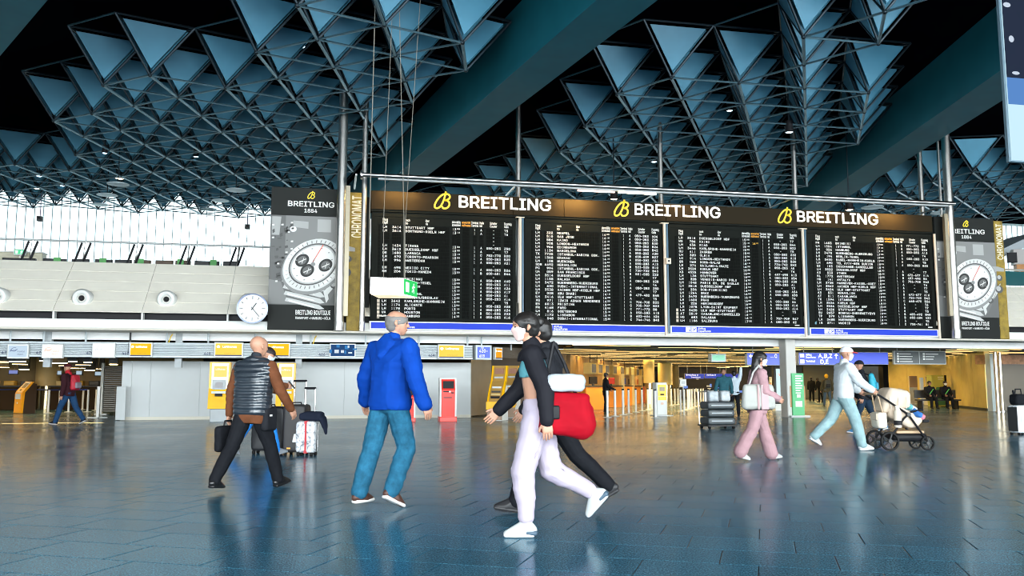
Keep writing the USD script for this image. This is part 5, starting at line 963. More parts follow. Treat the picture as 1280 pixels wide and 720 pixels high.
obj('screen', MB().box(-w * .5, w * .5, -.018, -.012, h * .74, h * .86), M('screen_olive', (.20, .14, .03), .2), t); obj('reader', MB().box(-w * .35, w * .35, -.03, -.012, h * .62, h * .66), blk, t); obj('panel_groove', MB().box(-w * .78, w * .78, -.016, -.012, h * .585, h * .595), lgrey, t); mb = MB(); flat(mb, ell(0, h * .37, w * .3, w * .22), -.006); obj('emblem', mb, M('print_peach', (.85, .62, .45), .5), t)
c = onZ(877, 500); c = onY(854, 478.5, 31); o = thing('notice_sign', 'small white notice on a thin pole among the queue posts', 'sign', (c[0], 31, 0)); obj('plate', MB().cham(-.13, .13, -.01, .02, c[2] - .13, c[2] + .14, .01), white, o); obj('pole', MB().tube((0, .01, 0), (0, .01, c[2]), .02, 8), lgrey, o); obj('print', MB().box(-.07, .07, -.014, -.01, c[2] - .04, c[2] + .06), lgrey, o)
# ================================================================= people
def sph(c, r, n=14): return m3.Manifold.sphere(float(r), n).translate(tuple(map(float, c)))
def hull(items, n=14): return m3.Manifold.batch_hull([sph(c, r, n) for c, r in items])
def union(L): return m3.Manifold.batch_boolean(L, m3.OpType.Add)
def soft(man, step=.025, it=8, noise=0.0, nf=9.0, seed=0):
    man = man.refine_to_length(step) if step else man
    mm = man.to_mesh(); t = trimesh.Trimesh(np.array(mm.vert_properties[:, :3]), np.array(mm.tri_verts), process=True)
    if it: trimesh.smoothing.filter_taubin(t, lamb=.5, nu=.52, iterations=it)
    if noise:
        v = np.array(t.vertices); n = np.array(t.vertex_normals); k = meshkit.fbm(v * np.array([nf, nf, nf * 1.4]) + seed, 3, seed) - .5
        k2 = meshkit.fbm(v * np.array([nf * .6, nf * .6, nf * 3]) + seed + 5, 2, seed + 3) - .5
        t = trimesh.Trimesh(v + n * (k + k2 * .8)[:, None] * noise * 2, t.faces, process=False)
    return t
def rx(deg):  # leaning forward: +y
    a = math.radians(deg); return np.array([[1, 0, 0], [0, math.cos(a), math.sin(a)], [0, -math.sin(a), math.cos(a)]])
def limb(fw, ab, s):
    a, b = math.radians(fw), math.radians(ab); return np.array([s * math.sin(b), math.sin(a) * math.cos(b), -math.cos(a) * math.cos(b)])
SKIN = M('skin_light', (.50, .26, .17), .5); SKIN2 = M('skin_tan', (.38, .19, .12), .5)
eyew, eyeb, lipm = M('eye_dark', (.03, .02, .02), .2), M('brow', (.08, .05, .03), .7), M('lip', (.40, .15, .13), .5)
class Fig: pass
def figure(h=1.75, lean=0, legs=((20, 5), (-20, 15)), arms=(((5, 10), (20, 6)), ((5, 10), (20, 6))), yaw=0, pitch=0, foot=(None, None), curl=35, wide=1.0, fem=False, seat=None, splay=4):
    """joints of a person facing +y, feet at z = 0; legs: (thigh, knee) and arms: ((upper fwd, out), (fore fwd, out)), each left then right"""
    g = Fig(); g.k = h / 1.75; pel = np.array([0, 0, .93]); R = rx(lean); g.R = R; g.pel = pel; T = lambda *p: pel + R @ np.array(p)
    sw = (.165 if fem else .188) * wide; g.sw = sw; g.fem = fem
    g.waist, g.chest, g.neck0, g.neck1 = T(0, 0, .14), T(0, .0, .36), T(0, -.01, .52), T(0, .015, .60)
    Rh = R @ rz(-yaw) @ rx(pitch); g.Rh = Rh; g.hc = g.neck1 + Rh @ np.array([0, .02, .105]); g.T = T
    g.sh = [T(s * sw, -.005, .465) for s in (-1, 1)]; g.el, g.wr, g.hd, g.fd = [], [], [], []
    for s, sh, (up, fo) in zip((-1, 1), g.sh, arms):
        u, f = limb(*up, s), limb(*fo, s); e = sh + u * .285; w = e + f * .25; g.el.append(e); g.wr.append(w); g.fd.append(f)
    g.hip, g.kn, g.an, g.ft, g.fdn = [], [], [], [], []
    for i, (s, (th, kn)) in enumerate(zip((-1, 1), legs)):
        hp = pel + np.array([s * .088, 0, -.03]); k = hp + limb(th, splay, s) * .43; a = k + limb(th - kn, splay * .5, s) * .41; fp = foot[i] if foot[i] is not None else (0 if abs(th - kn) < 14 else (th - kn) * .75 if th - kn < 0 else 14)
        fp = math.radians(fp); g.hip.append(hp); g.kn.append(k); g.an.append(a); g.ft.append(np.array([s * .12, math.cos(fp), math.sin(fp)])); g.fdn.append(np.array([0, math.sin(fp), -math.cos(fp)]))
    low = min(min((a + d * .085 - f * .05)[2], (a + d * .085 + f * .17)[2]) for a, f, d in zip(g.an, g.ft, g.fdn))
    off = np.array([0, 0, -low]) if seat is None else np.array([0, 0, seat - .83])
    for nm in ('pel', 'waist', 'chest', 'neck0', 'neck1', 'hc'): setattr(g, nm, getattr(g, nm) + off)
    for nm in ('sh', 'el', 'wr', 'hip', 'kn', 'an'): setattr(g, nm, [p + off for p in getattr(g, nm)])
    g.T = lambda *p: pel + off + R @ np.array(p); g.curl = curl; return g
def hand(w, f, s, curl, n=8):
    """palm, four unequal bent fingers and a thumb leaving the side of the palm"""
    f = f / np.linalg.norm(f); pn = np.array([-s, .15, 0.0]); pn = pn - f * (pn @ f); pn /= np.linalg.norm(pn); ac = np.cross(f, pn) * s   # ac: towards the thumb side
    if ac[1] < 0: ac = -ac
    L = [hull([(w, .026), (w + f * .03 + ac * .022, .019), (w + f * .03 - ac * .022, .018), (w + f * .085 + ac * .030, .014), (w + f * .082 - ac * .032, .013)], n)]
    c = math.radians(curl)
    for k, (o, ln) in enumerate(((.030, .070), (.010, .078), (-.011, .072), (-.031, .058))):
        b = w + f * .085 + ac * o; d1 = f * math.cos(c * .6) + pn * math.sin(c * .6); d2 = f * math.cos(c * 1.5) + pn * math.sin(c * 1.5); m_ = b + d1 * ln * .52; e = m_ + d2 * ln * .48
        L += [hull([(b - f * .012, .010), (m_, .0092)], n), hull([(m_, .0092), (e, .0078)], n)]
    b = w + f * .028 + ac * .026; m_ = b + (f * .6 + ac * .7 + pn * .35) * .042; e = m_ + (f * .9 + ac * .2 + pn * .3) * .032
    return L + [hull([(b, .014), (m_, .011)], n), hull([(m_, .011), (e, .009)], n)]
def bodymesh(g, n=12, detail=True):
    H_ = lambda p: g.hc + g.Rh @ np.array(p); fe = g.fem
    L = [hull([(g.pel + [-.07, .0, -.02], .105), (g.pel + [.07, .0, -.02], .105), (g.T(0, .0, .15), .11 if not fe else .095)], n), hull([(g.T(-.045, 0, .15), .09 if fe else .105), (g.T(.045, 0, .15), .09 if fe else .105), (g.T(-.075, .0, .33), .1), (g.T(.075, .0, .33), .1)], n),
         hull([(g.T(-.075, .0, .33), .1), (g.T(.075, .0, .33), .1), (g.sh[0] + [.03, 0, -.02], .06), (g.sh[1] - [.03, 0, .02], .06), (g.neck0, .055)], n), hull([(g.neck0, .058), (g.neck1, .052)], n),
         hull([(H_((0, -.022, .025)), .090), (H_((0, .02, .02)), .082), (H_((0, .0, -.03)), .07)], n + 4), hull([(H_((0, .0, .0)), .078), (H_((.032, .040, -.03)), .042), (H_((-.032, .040, -.03)), .042), (H_((0, .052, -.085)), .030), (H_((0, .068, -.055)), .028)], n + 2),
         hull([(H_((0, .088, .008)), .009), (H_((0, .108, -.026)), .012), (H_((.014, .092, -.03)), .009), (H_((-.014, .092, -.03)), .009)], 8), hull([(H_((0, .082, .024)), .012), (H_((.04, .066, .024)), .012), (H_((-.04, .066, .024)), .012)], 8)]
    for s in (-1, 1): L.append(hull([(H_((s * .088, -.012, .008)), .011), (H_((s * .090, -.018, -.012)), .015), (H_((s * .084, -.004, -.034)), .009)], 8))
    for i, s in enumerate((-1, 1)):
        L += [hull([(g.sh[i], .055), (g.el[i], .042)], n), hull([(g.el[i], .042), (g.wr[i], .029)], n)] + hand(g.wr[i], g.fd[i], s, g.curl, 8 if detail else 6)
        L += [hull([(g.hip[i], .088), (g.kn[i], .058)], n), hull([(g.kn[i], .056), (g.kn[i] * .68 + g.an[i] * .32 - [0, .014, 0], .056), (g.an[i], .038)], n), hull([(g.an[i], .04), (g.an[i] + g.fdn[i] * .045 - g.ft[i] * .03, .032), (g.an[i] + g.fdn[i] * .055 + g.ft[i] * .13, .028)], n)]
    return soft(union(L), .022 if detail else .05, 5 if detail else 3)
def person(label, pos, face, fig, skin=SKIN, wear=(), hair=None, extra=None, detail=True, cat='person', mask=None, face_on=True):
    g = figure(**fig); k = g.k; rot = -(face + 11.8)
    x = UsdGeom.Xform.Define(stage, numbered('/World/person')); x.AddTranslateOp().Set((float(pos[0]), float(pos[1]), 0.0)); x.AddRotateZOp().Set(rot); x.AddScaleOp().Set(Gf.Vec3f(k, k, k))
    t = tag(x.GetPrim(), label, cat)
    obj('body', bodymesh(g, 12 if detail else 8, detail), skin, t, smooth=True)
    st = .026 if detail else .06
    H_ = lambda p: g.hc + g.Rh @ np.array(p)
    if face_on:
        for s in (-1, 1):
            obj('eye', MB().ball(H_((s * .033, .083, .0)), .0115, 1), eyew, t); obj('eyebrow', soft(hull([(H_((s * .018, .094, .021)), .005), (H_((s * .048, .080, .022)), .004)], 6), None, 0), eyeb, t)
        if not mask: obj('mouth', soft(hull([(H_((-.022, .083, -.062)), .006), (H_((.022, .083, -.062)), .006), (H_((0, .091, -.062)), .008)], 6), None, 0), lipm, t)
    if mask: obj('face_mask', soft(hull([(H_((0, .0, .0)), .080), (H_((.033, .044, -.028)), .046), (H_((-.033, .044, -.028)), .046), (H_((0, .058, -.082)), .034), (H_((0, .085, -.02)), .032)], 14).trim_by_plane(tuple(g.Rh @ np.array([0, 1, 0])), float((g.Rh @ np.array([0, 1, 0])) @ H_((0, .012, 0)))).trim_by_plane(tuple(g.Rh @ np.array([0, .25, -1])), float((g.Rh @ np.array([0, .25, -1])) @ H_((0, .08, .0)))), .03, 2), mask, t, smooth=40)
    for w in wear: w(g, t, st)
    if hair: hair(g, t, H_)
    if extra: extra(g, t, H_)
    c_, s_ = math.cos(math.radians(rot)), math.sin(math.radians(rot))
    g.W = lambda p: np.array([pos[0] + k * (c_ * p[0] - s_ * p[1]), pos[1] + k * (s_ * p[0] + c_ * p[1]), k * p[2]]); g.rot = rot; g.prim = t; return g
def top(m, e=.02, hem=-.02, sleeve=1.0, collar=True, name='jacket', noise=.008, hood=False, lo=0.0, puff=0, flare=.0, nf=9):
    def f(g, t, st):
        n = 14; L = []; fe = -.012 if g.fem else 0
        if hem is not None:
            b0, b1 = hem, .16
            L += [hull([(g.T(-.07, 0, b0), .10 + e + flare), (g.T(.07, 0, b0), .10 + e + flare), (g.T(-.05, 0, .16), .105 + e + fe), (g.T(.05, 0, .16), .105 + e + fe)], n)] if b0 < .14 else []
            L += [hull([(g.T(-.045, 0, max(.16, b0)), .10 + e + fe), (g.T(.045, 0, max(.16, b0)), .10 + e + fe), (g.T(-.078, .0, .33), .1 + e), (g.T(.078, .0, .33), .1 + e)], n)]
        L += [hull([(g.T(-.078, .0, .34), .1 + e), (g.T(.078, .0, .34), .1 + e), (g.sh[0] + [.02, 0, -.015], .062 + e * .7), (g.sh[1] - [.02, 0, .015], .062 + e * .7), (g.neck0 - [0, 0, .02], .065)], n)]
        if collar: L += [hull([(g.neck0, .066 + e * .3), (g.neck0 * .55 + g.neck1 * .45, .06 + e * .3)], n)]
        if hood: L += [hull([(g.T(-.07, -.085, .50), .045), (g.T(.07, -.085, .50), .045), (g.T(0, -.12, .40), .05), (g.T(0, -.075, .55), .05)], n)]
        nt = len(L)
        for i in (0, 1):
            if sleeve > 0: L += [hull([(g.sh[i], .058 + e * .8), (g.sh[i] + (g.el[i] - g.sh[i]) * min(1, sleeve * 2), .046 + e * .9)], n)]
            if sleeve > .5: L += [hull([(g.el[i], .046 + e * .9), (g.el[i] + (g.wr[i] - g.el[i]) * min(1, sleeve * 2 - 1), .034 + e * .75)], n)]
        up = g.R @ np.array([0, 0, 1.0]); mm = union(L[:nt]).trim_by_plane(tuple(up), float(up @ g.T(0, 0, hem - .07 if hem < .14 else hem)))
        mm = union([mm] + L[nt:])
        obj(name, soft(mm, st, 4, noise, nf, 3), m, t, smooth=True)
    return f
def trousers(m, e=.015, hemr=.055, kneer=.066, name='trousers', noise=.007, rise=.06, stop=.98, nf=9):
    def f(g, t, st):
        n = 14; L = [hull([(g.pel + [-.072, -.012, -.03], .112 + e * .6), (g.pel + [.072, -.012, -.03], .112 + e * .6), (g.T(-.05, 0, rise), .10 + e * .4), (g.T(.05, 0, rise), .10 + e * .4)], n)]
        for i in (0, 1):
            a = g.kn[i] + (g.an[i] - g.kn[i]) * stop
            L += [hull([(g.hip[i], .094 + e), (g.kn[i], kneer + e * .5)], n), hull([(g.kn[i], kneer + e * .5), (g.kn[i] * .7 + a * .3 - [0, .010, 0], (kneer + hemr) / 2 + e * .5), (a, hemr + e * .3)], n)]
        obj(name, soft(union(L), st, 4, noise, nf, 8), m, t, smooth=True)
    return f
def shoes(m, sole=None, big=1.0, sock=None, laces=None, heel=None):
    def f(g, t, st):
        for i in (0, 1):
            a, d, v = g.an[i], g.fdn[i], g.ft[i]; sd = np.cross(v, d); b = big
            up = hull([(a + d * .03 - v * .035, .038 * b), (a - d * .01 + v * .005, .042 * b), (a + d * .045 + v * .075 + sd * .012, .036 * b), (a + d * .045 + v * .075 - sd * .012, .036 * b), (a + d * .060 + v * .155, .026 * b)], 14)
            o = obj('shoe', soft(up, st * .8, 2), m, t, smooth=True)
            sl = hull([(a + d * .066 - v * .042, .018 * b)] + [(a + d * .066 + v * q + sd * z, .016 * b) for q, z in ((-.04, .024), (-.04, -.024), (.09, .032), (.09, -.030), (.165, .016), (.165, -.016))], 10)
            obj('sole', soft(sl, None, 0), sole or m, o, smooth=40)
            if heel: obj('heel_patch', soft(hull([(a + d * .052 - v * .055 + sd * q, .024) for q in (-.022, .022)] + [(a + d * .045 - v * .0 + sd * q, .016) for q in (-.033, .033)], 10), None, 0), heel, o, smooth=40)
            if laces:
                mb = MB()
                for q in (.04, .06, .08): mb.tube(a + d * (.012 + q * .22) + v * q + sd * .026, a + d * (.008 + q * .22) + v * (q + .004) - sd * .026, .005, 5)
                obj('laces', mb, laces, o)
            if sock: obj('sock', soft(hull([(a + d * .01, .044), (g.kn[i] * .25 + a * .75, .045)], 12), st, 2), sock, t, smooth=True)
    return f
def cap_hair(m, cut=-.02, back=.9, r=.101, bun=None, long=None, name='hair', bald=None):
    def f(g, t, H_):
        s = hull([(H_((0, -.024, .028)), r - .003), (H_((0, .016, .022)), r - .012), (H_((0, -.04, -.02)), r - .025)], 18); nrm = g.Rh @ np.array([0, -back, .55]); s = s.trim_by_plane(tuple(nrm / np.linalg.norm(nrm)), float(nrm @ H_((0, .05, cut)) / np.linalg.norm(nrm)))
        if bald is not None: zd = g.Rh @ np.array([0, 0, -1.0]); s = s.trim_by_plane(tuple(zd), float(zd @ H_((0, 0, bald))))
        L = [s]
        if long: L += [hull([(H_((0, -.06, .0)), .075), (H_((long[0], -.085, -.10)), .065), (H_((long[0] * 1.3, -.10 + long[2], -long[1])), .035)], 14)]
        if bun: L += [hull([(H_(bun), .045)], 14)]
        obj(name, soft(union(L), .02, 3, .006, 22, 4), m, t, smooth=True)
    return f
def cap(m, brim=None, yaw=0, r=.108):
    def f(g, t, H_):
        s = hull([(H_((0, -.02, .03)), r - .004), (H_((0, .012, .028)), r - .014)], 20); up = g.Rh @ np.array([0, -.12, 1.0]); s = s.trim_by_plane(tuple(up / np.linalg.norm(up)), float(up @ H_((0, 0, .032)) / np.linalg.norm(up)))
        o = obj('cap', soft(s, .02, 2), m, t, smooth=40); q = rz(yaw)
        b = hull([(H_(q @ np.array([-.06, .075, .040])), .006), (H_(q @ np.array([.06, .075, .040])), .006), (H_(q @ np.array([-.04, .165, .028])), .006), (H_(q @ np.array([.04, .165, .028])), .006), (H_(q @ np.array([0, .178, .028])), .006)], 8)
        obj('brim', soft(b, None, 0), brim or m, o, smooth=40)
    return f
def at(px, py): p = onZ(px, py); return (p[0], p[1])
jean = M('denim_blue', (.018, .11, .19), .8, vary=.35, scale=11); jeand = M('denim_dark', (.012, .05, .11), .8, vary=.25, scale=11); bk = M('cloth_black', (.010, .011, .014), .8, vary=.15, scale=20); bk2 = M('cloth_soft_black', (.016, .017, .021), .75, vary=.15, scale=14)
haird = M('hair_dark', (.012, .010, .009), .45); hairg = M('hair_grey', (.16, .15, .14), .6)
# quilted vest: horizontal tubes sewn side by side
def vest(m, m2):
    def f(g, t, st):
        body_ = hull([(g.T(-.08, 0, .0), .142), (g.T(.08, 0, .0), .142), (g.T(-.085, .0, .33), .145), (g.T(.085, .0, .33), .145)], 20); up_ = hull([(g.T(-.085, .0, .33), .143), (g.T(.085, .0, .33), .143), (g.sh[0] + [.035, 0, -.01], .088), (g.sh[1] - [.035, 0, .01], .088), (g.neck0, .08)], 20)
        base = union([body_, up_, hull([(g.neck0, .08), (g.neck0 * .5 + g.neck1 * .5, .075)], 16)]); u = g.R @ np.array([0, 0, 1.0]); base = base.trim_by_plane(tuple(u), float(u @ g.T(0, 0, -.09)))
        tm_ = soft(base, .018, 3); v = np.array(tm_.vertices); nn = np.array(tm_.vertex_normals); z = (v - g.pel) @ u; ph = z / .062 + .6 * meshkit.fbm(v * 4, 2, 3); b = np.abs(np.sin(math.pi * ph)) ** .6
        tm2 = trimesh.Trimesh(v + nn * ((b - .5) * .018)[:, None], tm_.faces, process=False); col = (b > .62)
        obj('vest', tm2, m, t, smooth=True)
    return f
vestm = usdkit.material(stage, LK + 'quilt_nylon', {'p': ('principled_bsdf', {'base_color': (.022, .030, .040), 'roughness': .28, 'specular_ior_level': .8, 'coat_weight': .4, 'coat_roughness': .3})}, surface='p.BSDF')
brown = M('shirt_brown', (.14, .05, .022), .8, vary=.2, scale=8)
mA = (np.array(at(277, 619)) + np.array(at(343, 606))) / 2
gA = person('bald man in a black quilted vest over a brown shirt, striding away at the left', mA, 22, dict(h=1.70, lean=4, legs=((-24, 12), (26, 6)), arms=(((-6, 14), (6, 10)), ((12, 20), (34, 10))), yaw=18, foot=(-6, 10), wide=1.16),
            wear=(top(brown, .018, -.10, 1.0, noise=.006, flare=.006), vest(vestm, None), trousers(bk, .016, .062, .07), shoes(M('leather_black', (.014, .014, .015), .22), laces=bk, big=1.05)), skin=SKIN,
            extra=lambda g, t, H_: obj('wristband', MB().tube(g.wr[1] - g.fd[1] * .012, g.wr[1] + g.fd[1] * .014, .036, 14), M('band_blue', (.12, .38, .62), .5), t))
blueh = M('hoodie_blue', (.002, .045, .30), .8, vary=.12, scale=7)
gB = person('balding man in a bright blue hoodie and faded jeans walking away', at(485, 633), 42, dict(h=1.80, lean=3, legs=((-14, 4), (15, 42)), arms=(((-2, 27), (16, 20)), ((-2, 20), (16, 14))), yaw=40, foot=(0, -26), wide=1.24),
            wear=(top(blueh, .042, -.03, 1.0, noise=.013, hood=True, flare=.014), trousers(jean, .020, .07, .078, noise=.010), shoes(M('shoe_brown', (.075, .03, .02), .5), M('sole_white', (.75, .72, .68), .5), 1.05)),
            hair=cap_hair(hairg, -.06, 1.0, .0975, bald=.055), extra=lambda g, t, H_: obj('shirt_collar', soft(hull([(g.neck0 + [0, 0, .012], .075), (g.neck0 * .5 + g.neck1 * .5, .066)], 16), .03, 2), M('collar_white', (.75, .80, .85), .6), t, smooth=True))
lil = M('sweat_lilac', (.44, .385, .47), .8, vary=.03, scale=6); teal = M('top_teal', (.09, .28, .32), .7); wsh = M('sneaker_white', (.50, .53, .53), .5)
gC = person('woman in pale lilac jogging trousers, teal crop top and black cropped jacket striding left', at(672, 668), -86, dict(h=1.68, lean=5, legs=((15, 20), (-14, 48)), arms=(((-22, 14), (-4, 8)), ((24, 10), (44, 2))), yaw=-14, foot=(0, -48), fem=True),
            wear=(top(teal, .014, .30, 0, collar=False, name='crop_top', noise=.004), top(M('jacket_black', (.012, .012, .016), .7), .030, .43, 1.0, name='jacket', noise=.008), trousers(lil, .022, .056, .082, name='joggers', noise=.010, stop=.84), shoes(wsh, M('sole_cream', (.55, .56, .55), .5), 1.12, heel=M('heel_slate', (.05, .09, .13), .5), sock=M('sock_white', (.8, .82, .86), .7), laces=M('lace_yellow', (.75, .72, .45), .6)), ),
            hair=cap_hair(haird, -.02, .9, .103, bun=(0, -.115, .03)), mask=M('mask_rose', (.72, .52, .48), .7))
gD = person('tall person all in black striding left just behind the woman in lilac', at(690, 639), -84, dict(h=1.76, lean=6, legs=((26, 8), (-30, 16)), arms=(((-14, 14), (2, 10)), ((16, 12), (36, 4))), yaw=6, foot=(8, -32), wide=1.05),
            wear=(top(bk2, .034, -.06, 1.0, noise=.012, hood=True, name='hoodie'), trousers(bk, .018, .06, .072), shoes(M('trainer_black', (.018, .018, .02), .5), M('sole_black', (.03, .03, .032), .5), 1.08)), hair=cap_hair(haird, -.02, .9, .103))
pink = M('suit_pink', (.40, .24, .26), .8, vary=.08, scale=8)
gE = person('long-haired woman in a dusty pink suit walking right with a big pale bag', at(949, 575.5), 84, dict(h=1.64, lean=3, legs=((20, 4), (-20, 12)), arms=(((-8, 10), (14, 6)), ((4, 12), (62, -8))), yaw=6, foot=(6, -14), fem=True),
            wear=(top(pink, .034, -.10, 1.0, noise=.011, flare=.010), trousers(pink, .026, .098, .082, noise=.010), shoes(wsh, M('sole_cream', (.85, .86, .84), .5))), hair=cap_hair(haird, -.04, .9, .104, long=(.02, .40, -.01)), mask=M('mask_white', (.78, .80, .82), .7))
sweat = M('sweater_white', (.62, .67, .69), .8, vary=.03, scale=6); mint = M('jeans_mint', (.28, .42, .44), .8, vary=.12, scale=9)
gF = person('man in a white sweater and white cap with a red brim pushing the pram', at(1057, 562.5), 86, dict(h=1.80, lean=5, legs=((-26, 20), (20, 8)), arms=(((26, 8), (58, -2)), ((30, 10), (58, -4))), yaw=4, foot=(-28, 4), wide=1.08),
            wear=(top(sweat, .038, -.02, .98, noise=.009), trousers(mint, .024, .07, .084, noise=.011), shoes(wsh, M('sole_white2', (.85, .86, .86), .5), 1.1)), hair=cap(M('cap_white', (.82, .82, .84), .6), M('brim_red', (.72, .05, .06), .6)), mask=M('mask_blue', (.62, .74, .82), .7))
gG = person('traveller in dark clothes with a turquoise backpack walking left behind the pram', at(1082, 542), -66, dict(h=1.70, lean=4, legs=((20, 8), (-22, 18)), arms=(((-8, 8), (10, 4)), ((8, 8), (26, 4))), yaw=10, foot=(6, -18)),
            wear=(top(bk2, .03, -.06, 1.0, noise=.010), trousers(M('navy_cloth', (.014, .03, .055), .8), .018, .058, .07), shoes(M('shoe_blue', (.03, .16, .34), .5), M('sole_white', (.75, .72, .68), .5))), hair=cap(M('beanie_black', (.015, .016, .022), .7)), detail=False)
gH = person('walker in a dark jacket and jeans with a red backpack heading left past the counters', at(84, 531), -78, dict(h=1.76, lean=5, legs=((24, 8), (-22, 16)), arms=(((-10, 10), (8, 6)), ((18, 10), (38, 4))), yaw=0, foot=(6, -22)),
            wear=(top(M('jacket_maroon', (.035, .010, .014), .8), .03, -.04, 1.0, noise=.010), trousers(M('denim_navy', (.015, .05, .12), .8, vary=.2, scale=10), .018, .06, .07), shoes(blk, M('sole_grey', (.5, .5, .52), .5))), hair=cap(M('cap_maroon', (.06, .008, .012), .7)), detail=False,
            extra=lambda g, t, H_: obj('scarf', soft(hull([(g.neck0, .085), (g.neck1 - [0, 0, .02], .08)], 12), .03, 2), M('scarf_red', (.45, .02, .03), .8), t, smooth=True))
gQ = person('person in a black cap and mask reading a phone behind the man in the vest', at(323, 570), 66, dict(h=1.74, lean=3, legs=((-24, 10), (20, 6)), arms=(((10, 10), (70, -20)), ((22, 8), (86, -16))), yaw=14, pitch=22),
            wear=(top(brown, .03, -.06, 1.0, noise=.009), trousers(M('cloth_azure', (.02, .20, .60), .8, vary=.1, scale=8), .020, .075, .08, noise=.009), shoes(M('shoe_grey', (.16, .18, .20), .6))), hair=cap(M('cap_black', (.02, .012, .014), .6)), mask=M('mask_blue', (.62, .74, .82), .7),
            extra=lambda g, t, H_: obj('phone', MB().rbox(g.wr[1] + g.fd[1] * .10 + [0, .01, .03], (.075, .012, .15), M=rx(-40)), blk, t))
gI = person('man in a dark teal pullover seen from behind at the queue posts', at(906, 521.5), 8, dict(h=1.66, legs=((4, 4), (-3, 3)), arms=(((0, 14), (10, 10)), ((0, 12), (20, 6))), wide=1.1), wear=(top(M('pullover_teal', (.03, .11, .14), .85, vary=.15, scale=9), .034, -.06, 1.0), trousers(bk, .016, .06), shoes(blk)), detail=False, skin=SKIN2)
gJ = person('person in a pale blue shirt raising one hand, half hidden behind the woman in pink', at(919, 520), 12, dict(h=1.62, legs=((3, 3), (-3, 3)), arms=(((10, 12), (24, 6)), ((150, 14), (172, 4)))), wear=(top(M('shirt_ice', (.62, .72, .80), .8), .028, -.06, .95), trousers(bk, .016, .06), shoes(blk)), hair=cap_hair(haird), detail=False, skin=M('skin_warm', (.60, .26, .10), .5))
gK = person('clerk in a black suit facing the orange check-in desks', at(757.5, 515.5), 78, dict(h=1.62, legs=((5, 5), (-4, 4)), arms=(((10, 6), (60, 2)), ((12, 8), (66, 2)))), wear=(top(bk, .022, -.14, 1.0), trousers(bk, .014, .056), shoes(blk)), hair=cap_hair(haird), detail=False, skin=SKIN2)
gL = person('distant traveller with a yellow beanie and a grey backpack walking away', at(1034.5, 508.5), 4, dict(h=1.66, legs=((14, 4), (-14, 10)), arms=(((4, 14), (16, 10)), ((-4, 14), (10, 10)))), wear=(top(M('coat_olive', (.07, .06, .035), .85), .034, -.10, 1.0), trousers(M('denim_dusk', (.05, .08, .12), .8), .018, .06), shoes(blk)), hair=cap_hair(M('beanie_yellow', (.80, .42, .03), .8), -.03, .5, .112, name='beanie'), detail=False)
gM = person('distant person in black standing at the far end of the passage', at(1015, 502), 30, dict(h=1.66, legs=((4, 4), (-4, 4))), wear=(top(bk, .034, -.10, 1.0), trousers(bk, .018, .06), shoes(blk)), hair=cap_hair(haird), detail=False, skin=SKIN2)
gN = person('distant person in black bending beside the traveller with the yellow beanie', at(1026, 503), -40, dict(h=1.60, lean=14, legs=((6, 6), (-4, 4))), wear=(top(bk, .034, -.10, 1.0), trousers(bk, .018, .06), shoes(blk)), hair=cap_hair(haird), detail=False, skin=SKIN2)
bench = thing('waiting_bench', 'dark bench with two seated travellers in front of the brass wall', 'bench', (*at(1173, 511), 0), -12)
obj('seat', MB().cham(-1.0, 1.0, -.25, .25, .38, .45, .02), dgrey, bench); obj('backrest', MB().cham(-1.0, 1.0, .25, .31, .5, .9, .02), dgrey, bench)
for s in (-.85, .85): obj('leg', MB().box(s - .03, s + .03, -.2, .25, 0, .38), blk, bench)
strapm = M('strap_green', (.10, .55, .10), .5)
for dx, lb, mk in ((-.45, 'seated traveller in black with a green strap, left one on the bench', None), (.30, 'seated traveller in black with a green strap and mask, right one on the bench', M('mask_white', (.78, .80, .82), .7))):
    p0 = at(1173, 511); a_ = math.radians(-12); q = (p0[0] + dx * math.cos(a_), p0[1] + dx * math.sin(a_) - .1)
    person(lb, q, 180 + .2, dict(h=1.66, legs=((84, 80), (84, 82)), arms=(((20, 12), (70, -14)), ((20, 12), (70, -14))), foot=(0, 0), seat=.47), wear=(top(bk, .03, -.02, 1.0), trousers(bk, .018, .06), shoes(blk)), hair=cap_hair(haird), detail=False, skin=SKIN2, mask=mk,
           extra=lambda g, t, H_: obj('strap', MB().tube(g.T(-.14, .13, .42), g.T(.10, .15, .12), .02, 6), strapm, t))
# ---------------------------------------------------------------- things they carry
def rounded(c, s, r, n=12):
    h = np.array(s) / 2 - r; return hull([(np.array(c) + h * np.array(q), r) for q in [(a, b, d) for a in (-1, 1) for b in (-1, 1) for d in (-1, 1)]], n)
def backpack(g, m, m2, label, s=1.0, m3_=None):
    loc = g.W(g.T(0, -.10, .12)); t = thing('backpack', label, 'backpack', loc, g.rot)
    obj('bag', soft(hull([((-.10, -.10, .0), .07), ((.10, -.10, .0), .07), ((-.09, -.09, .32), .06), ((.09, -.09, .32), .06), ((0, -.17, .05), .07)], 14), .03, 3, .008, 8, 2), m, t, smooth=True)
    obj('front_pocket', soft(rounded((0, -.20, .08), (.22, .08, .18), .035), .03, 2), m2, t, smooth=True); obj('handle', MB().path([(-.03, -.08, .38), (-.025, -.08, .42), (.025, -.08, .42), (.03, -.08, .38)], .008, 6), blk, t)
    mb = MB()
    for q in (-.10, .10): mb.path([(q, -.04, .33), (q * 1.05, .06, .38), (q * 1.15, .235, .22), (q * 1.2, .10, .02)], .016, 6)
    obj('strap', mb, blk, t); return t
backpack(gG, M('pack_turquoise', (.02, .34, .46), .6, vary=.2, scale=6), M('pack_teal', (.02, .24, .36), .6), 'turquoise backpack on the traveller behind the pram')
backpack(gH, M('pack_red', (.42, .008, .025), .6, vary=.2, scale=6), M('pack_grey', (.20, .17, .20), .6), 'red backpack with a grey pocket on the walker heading left')
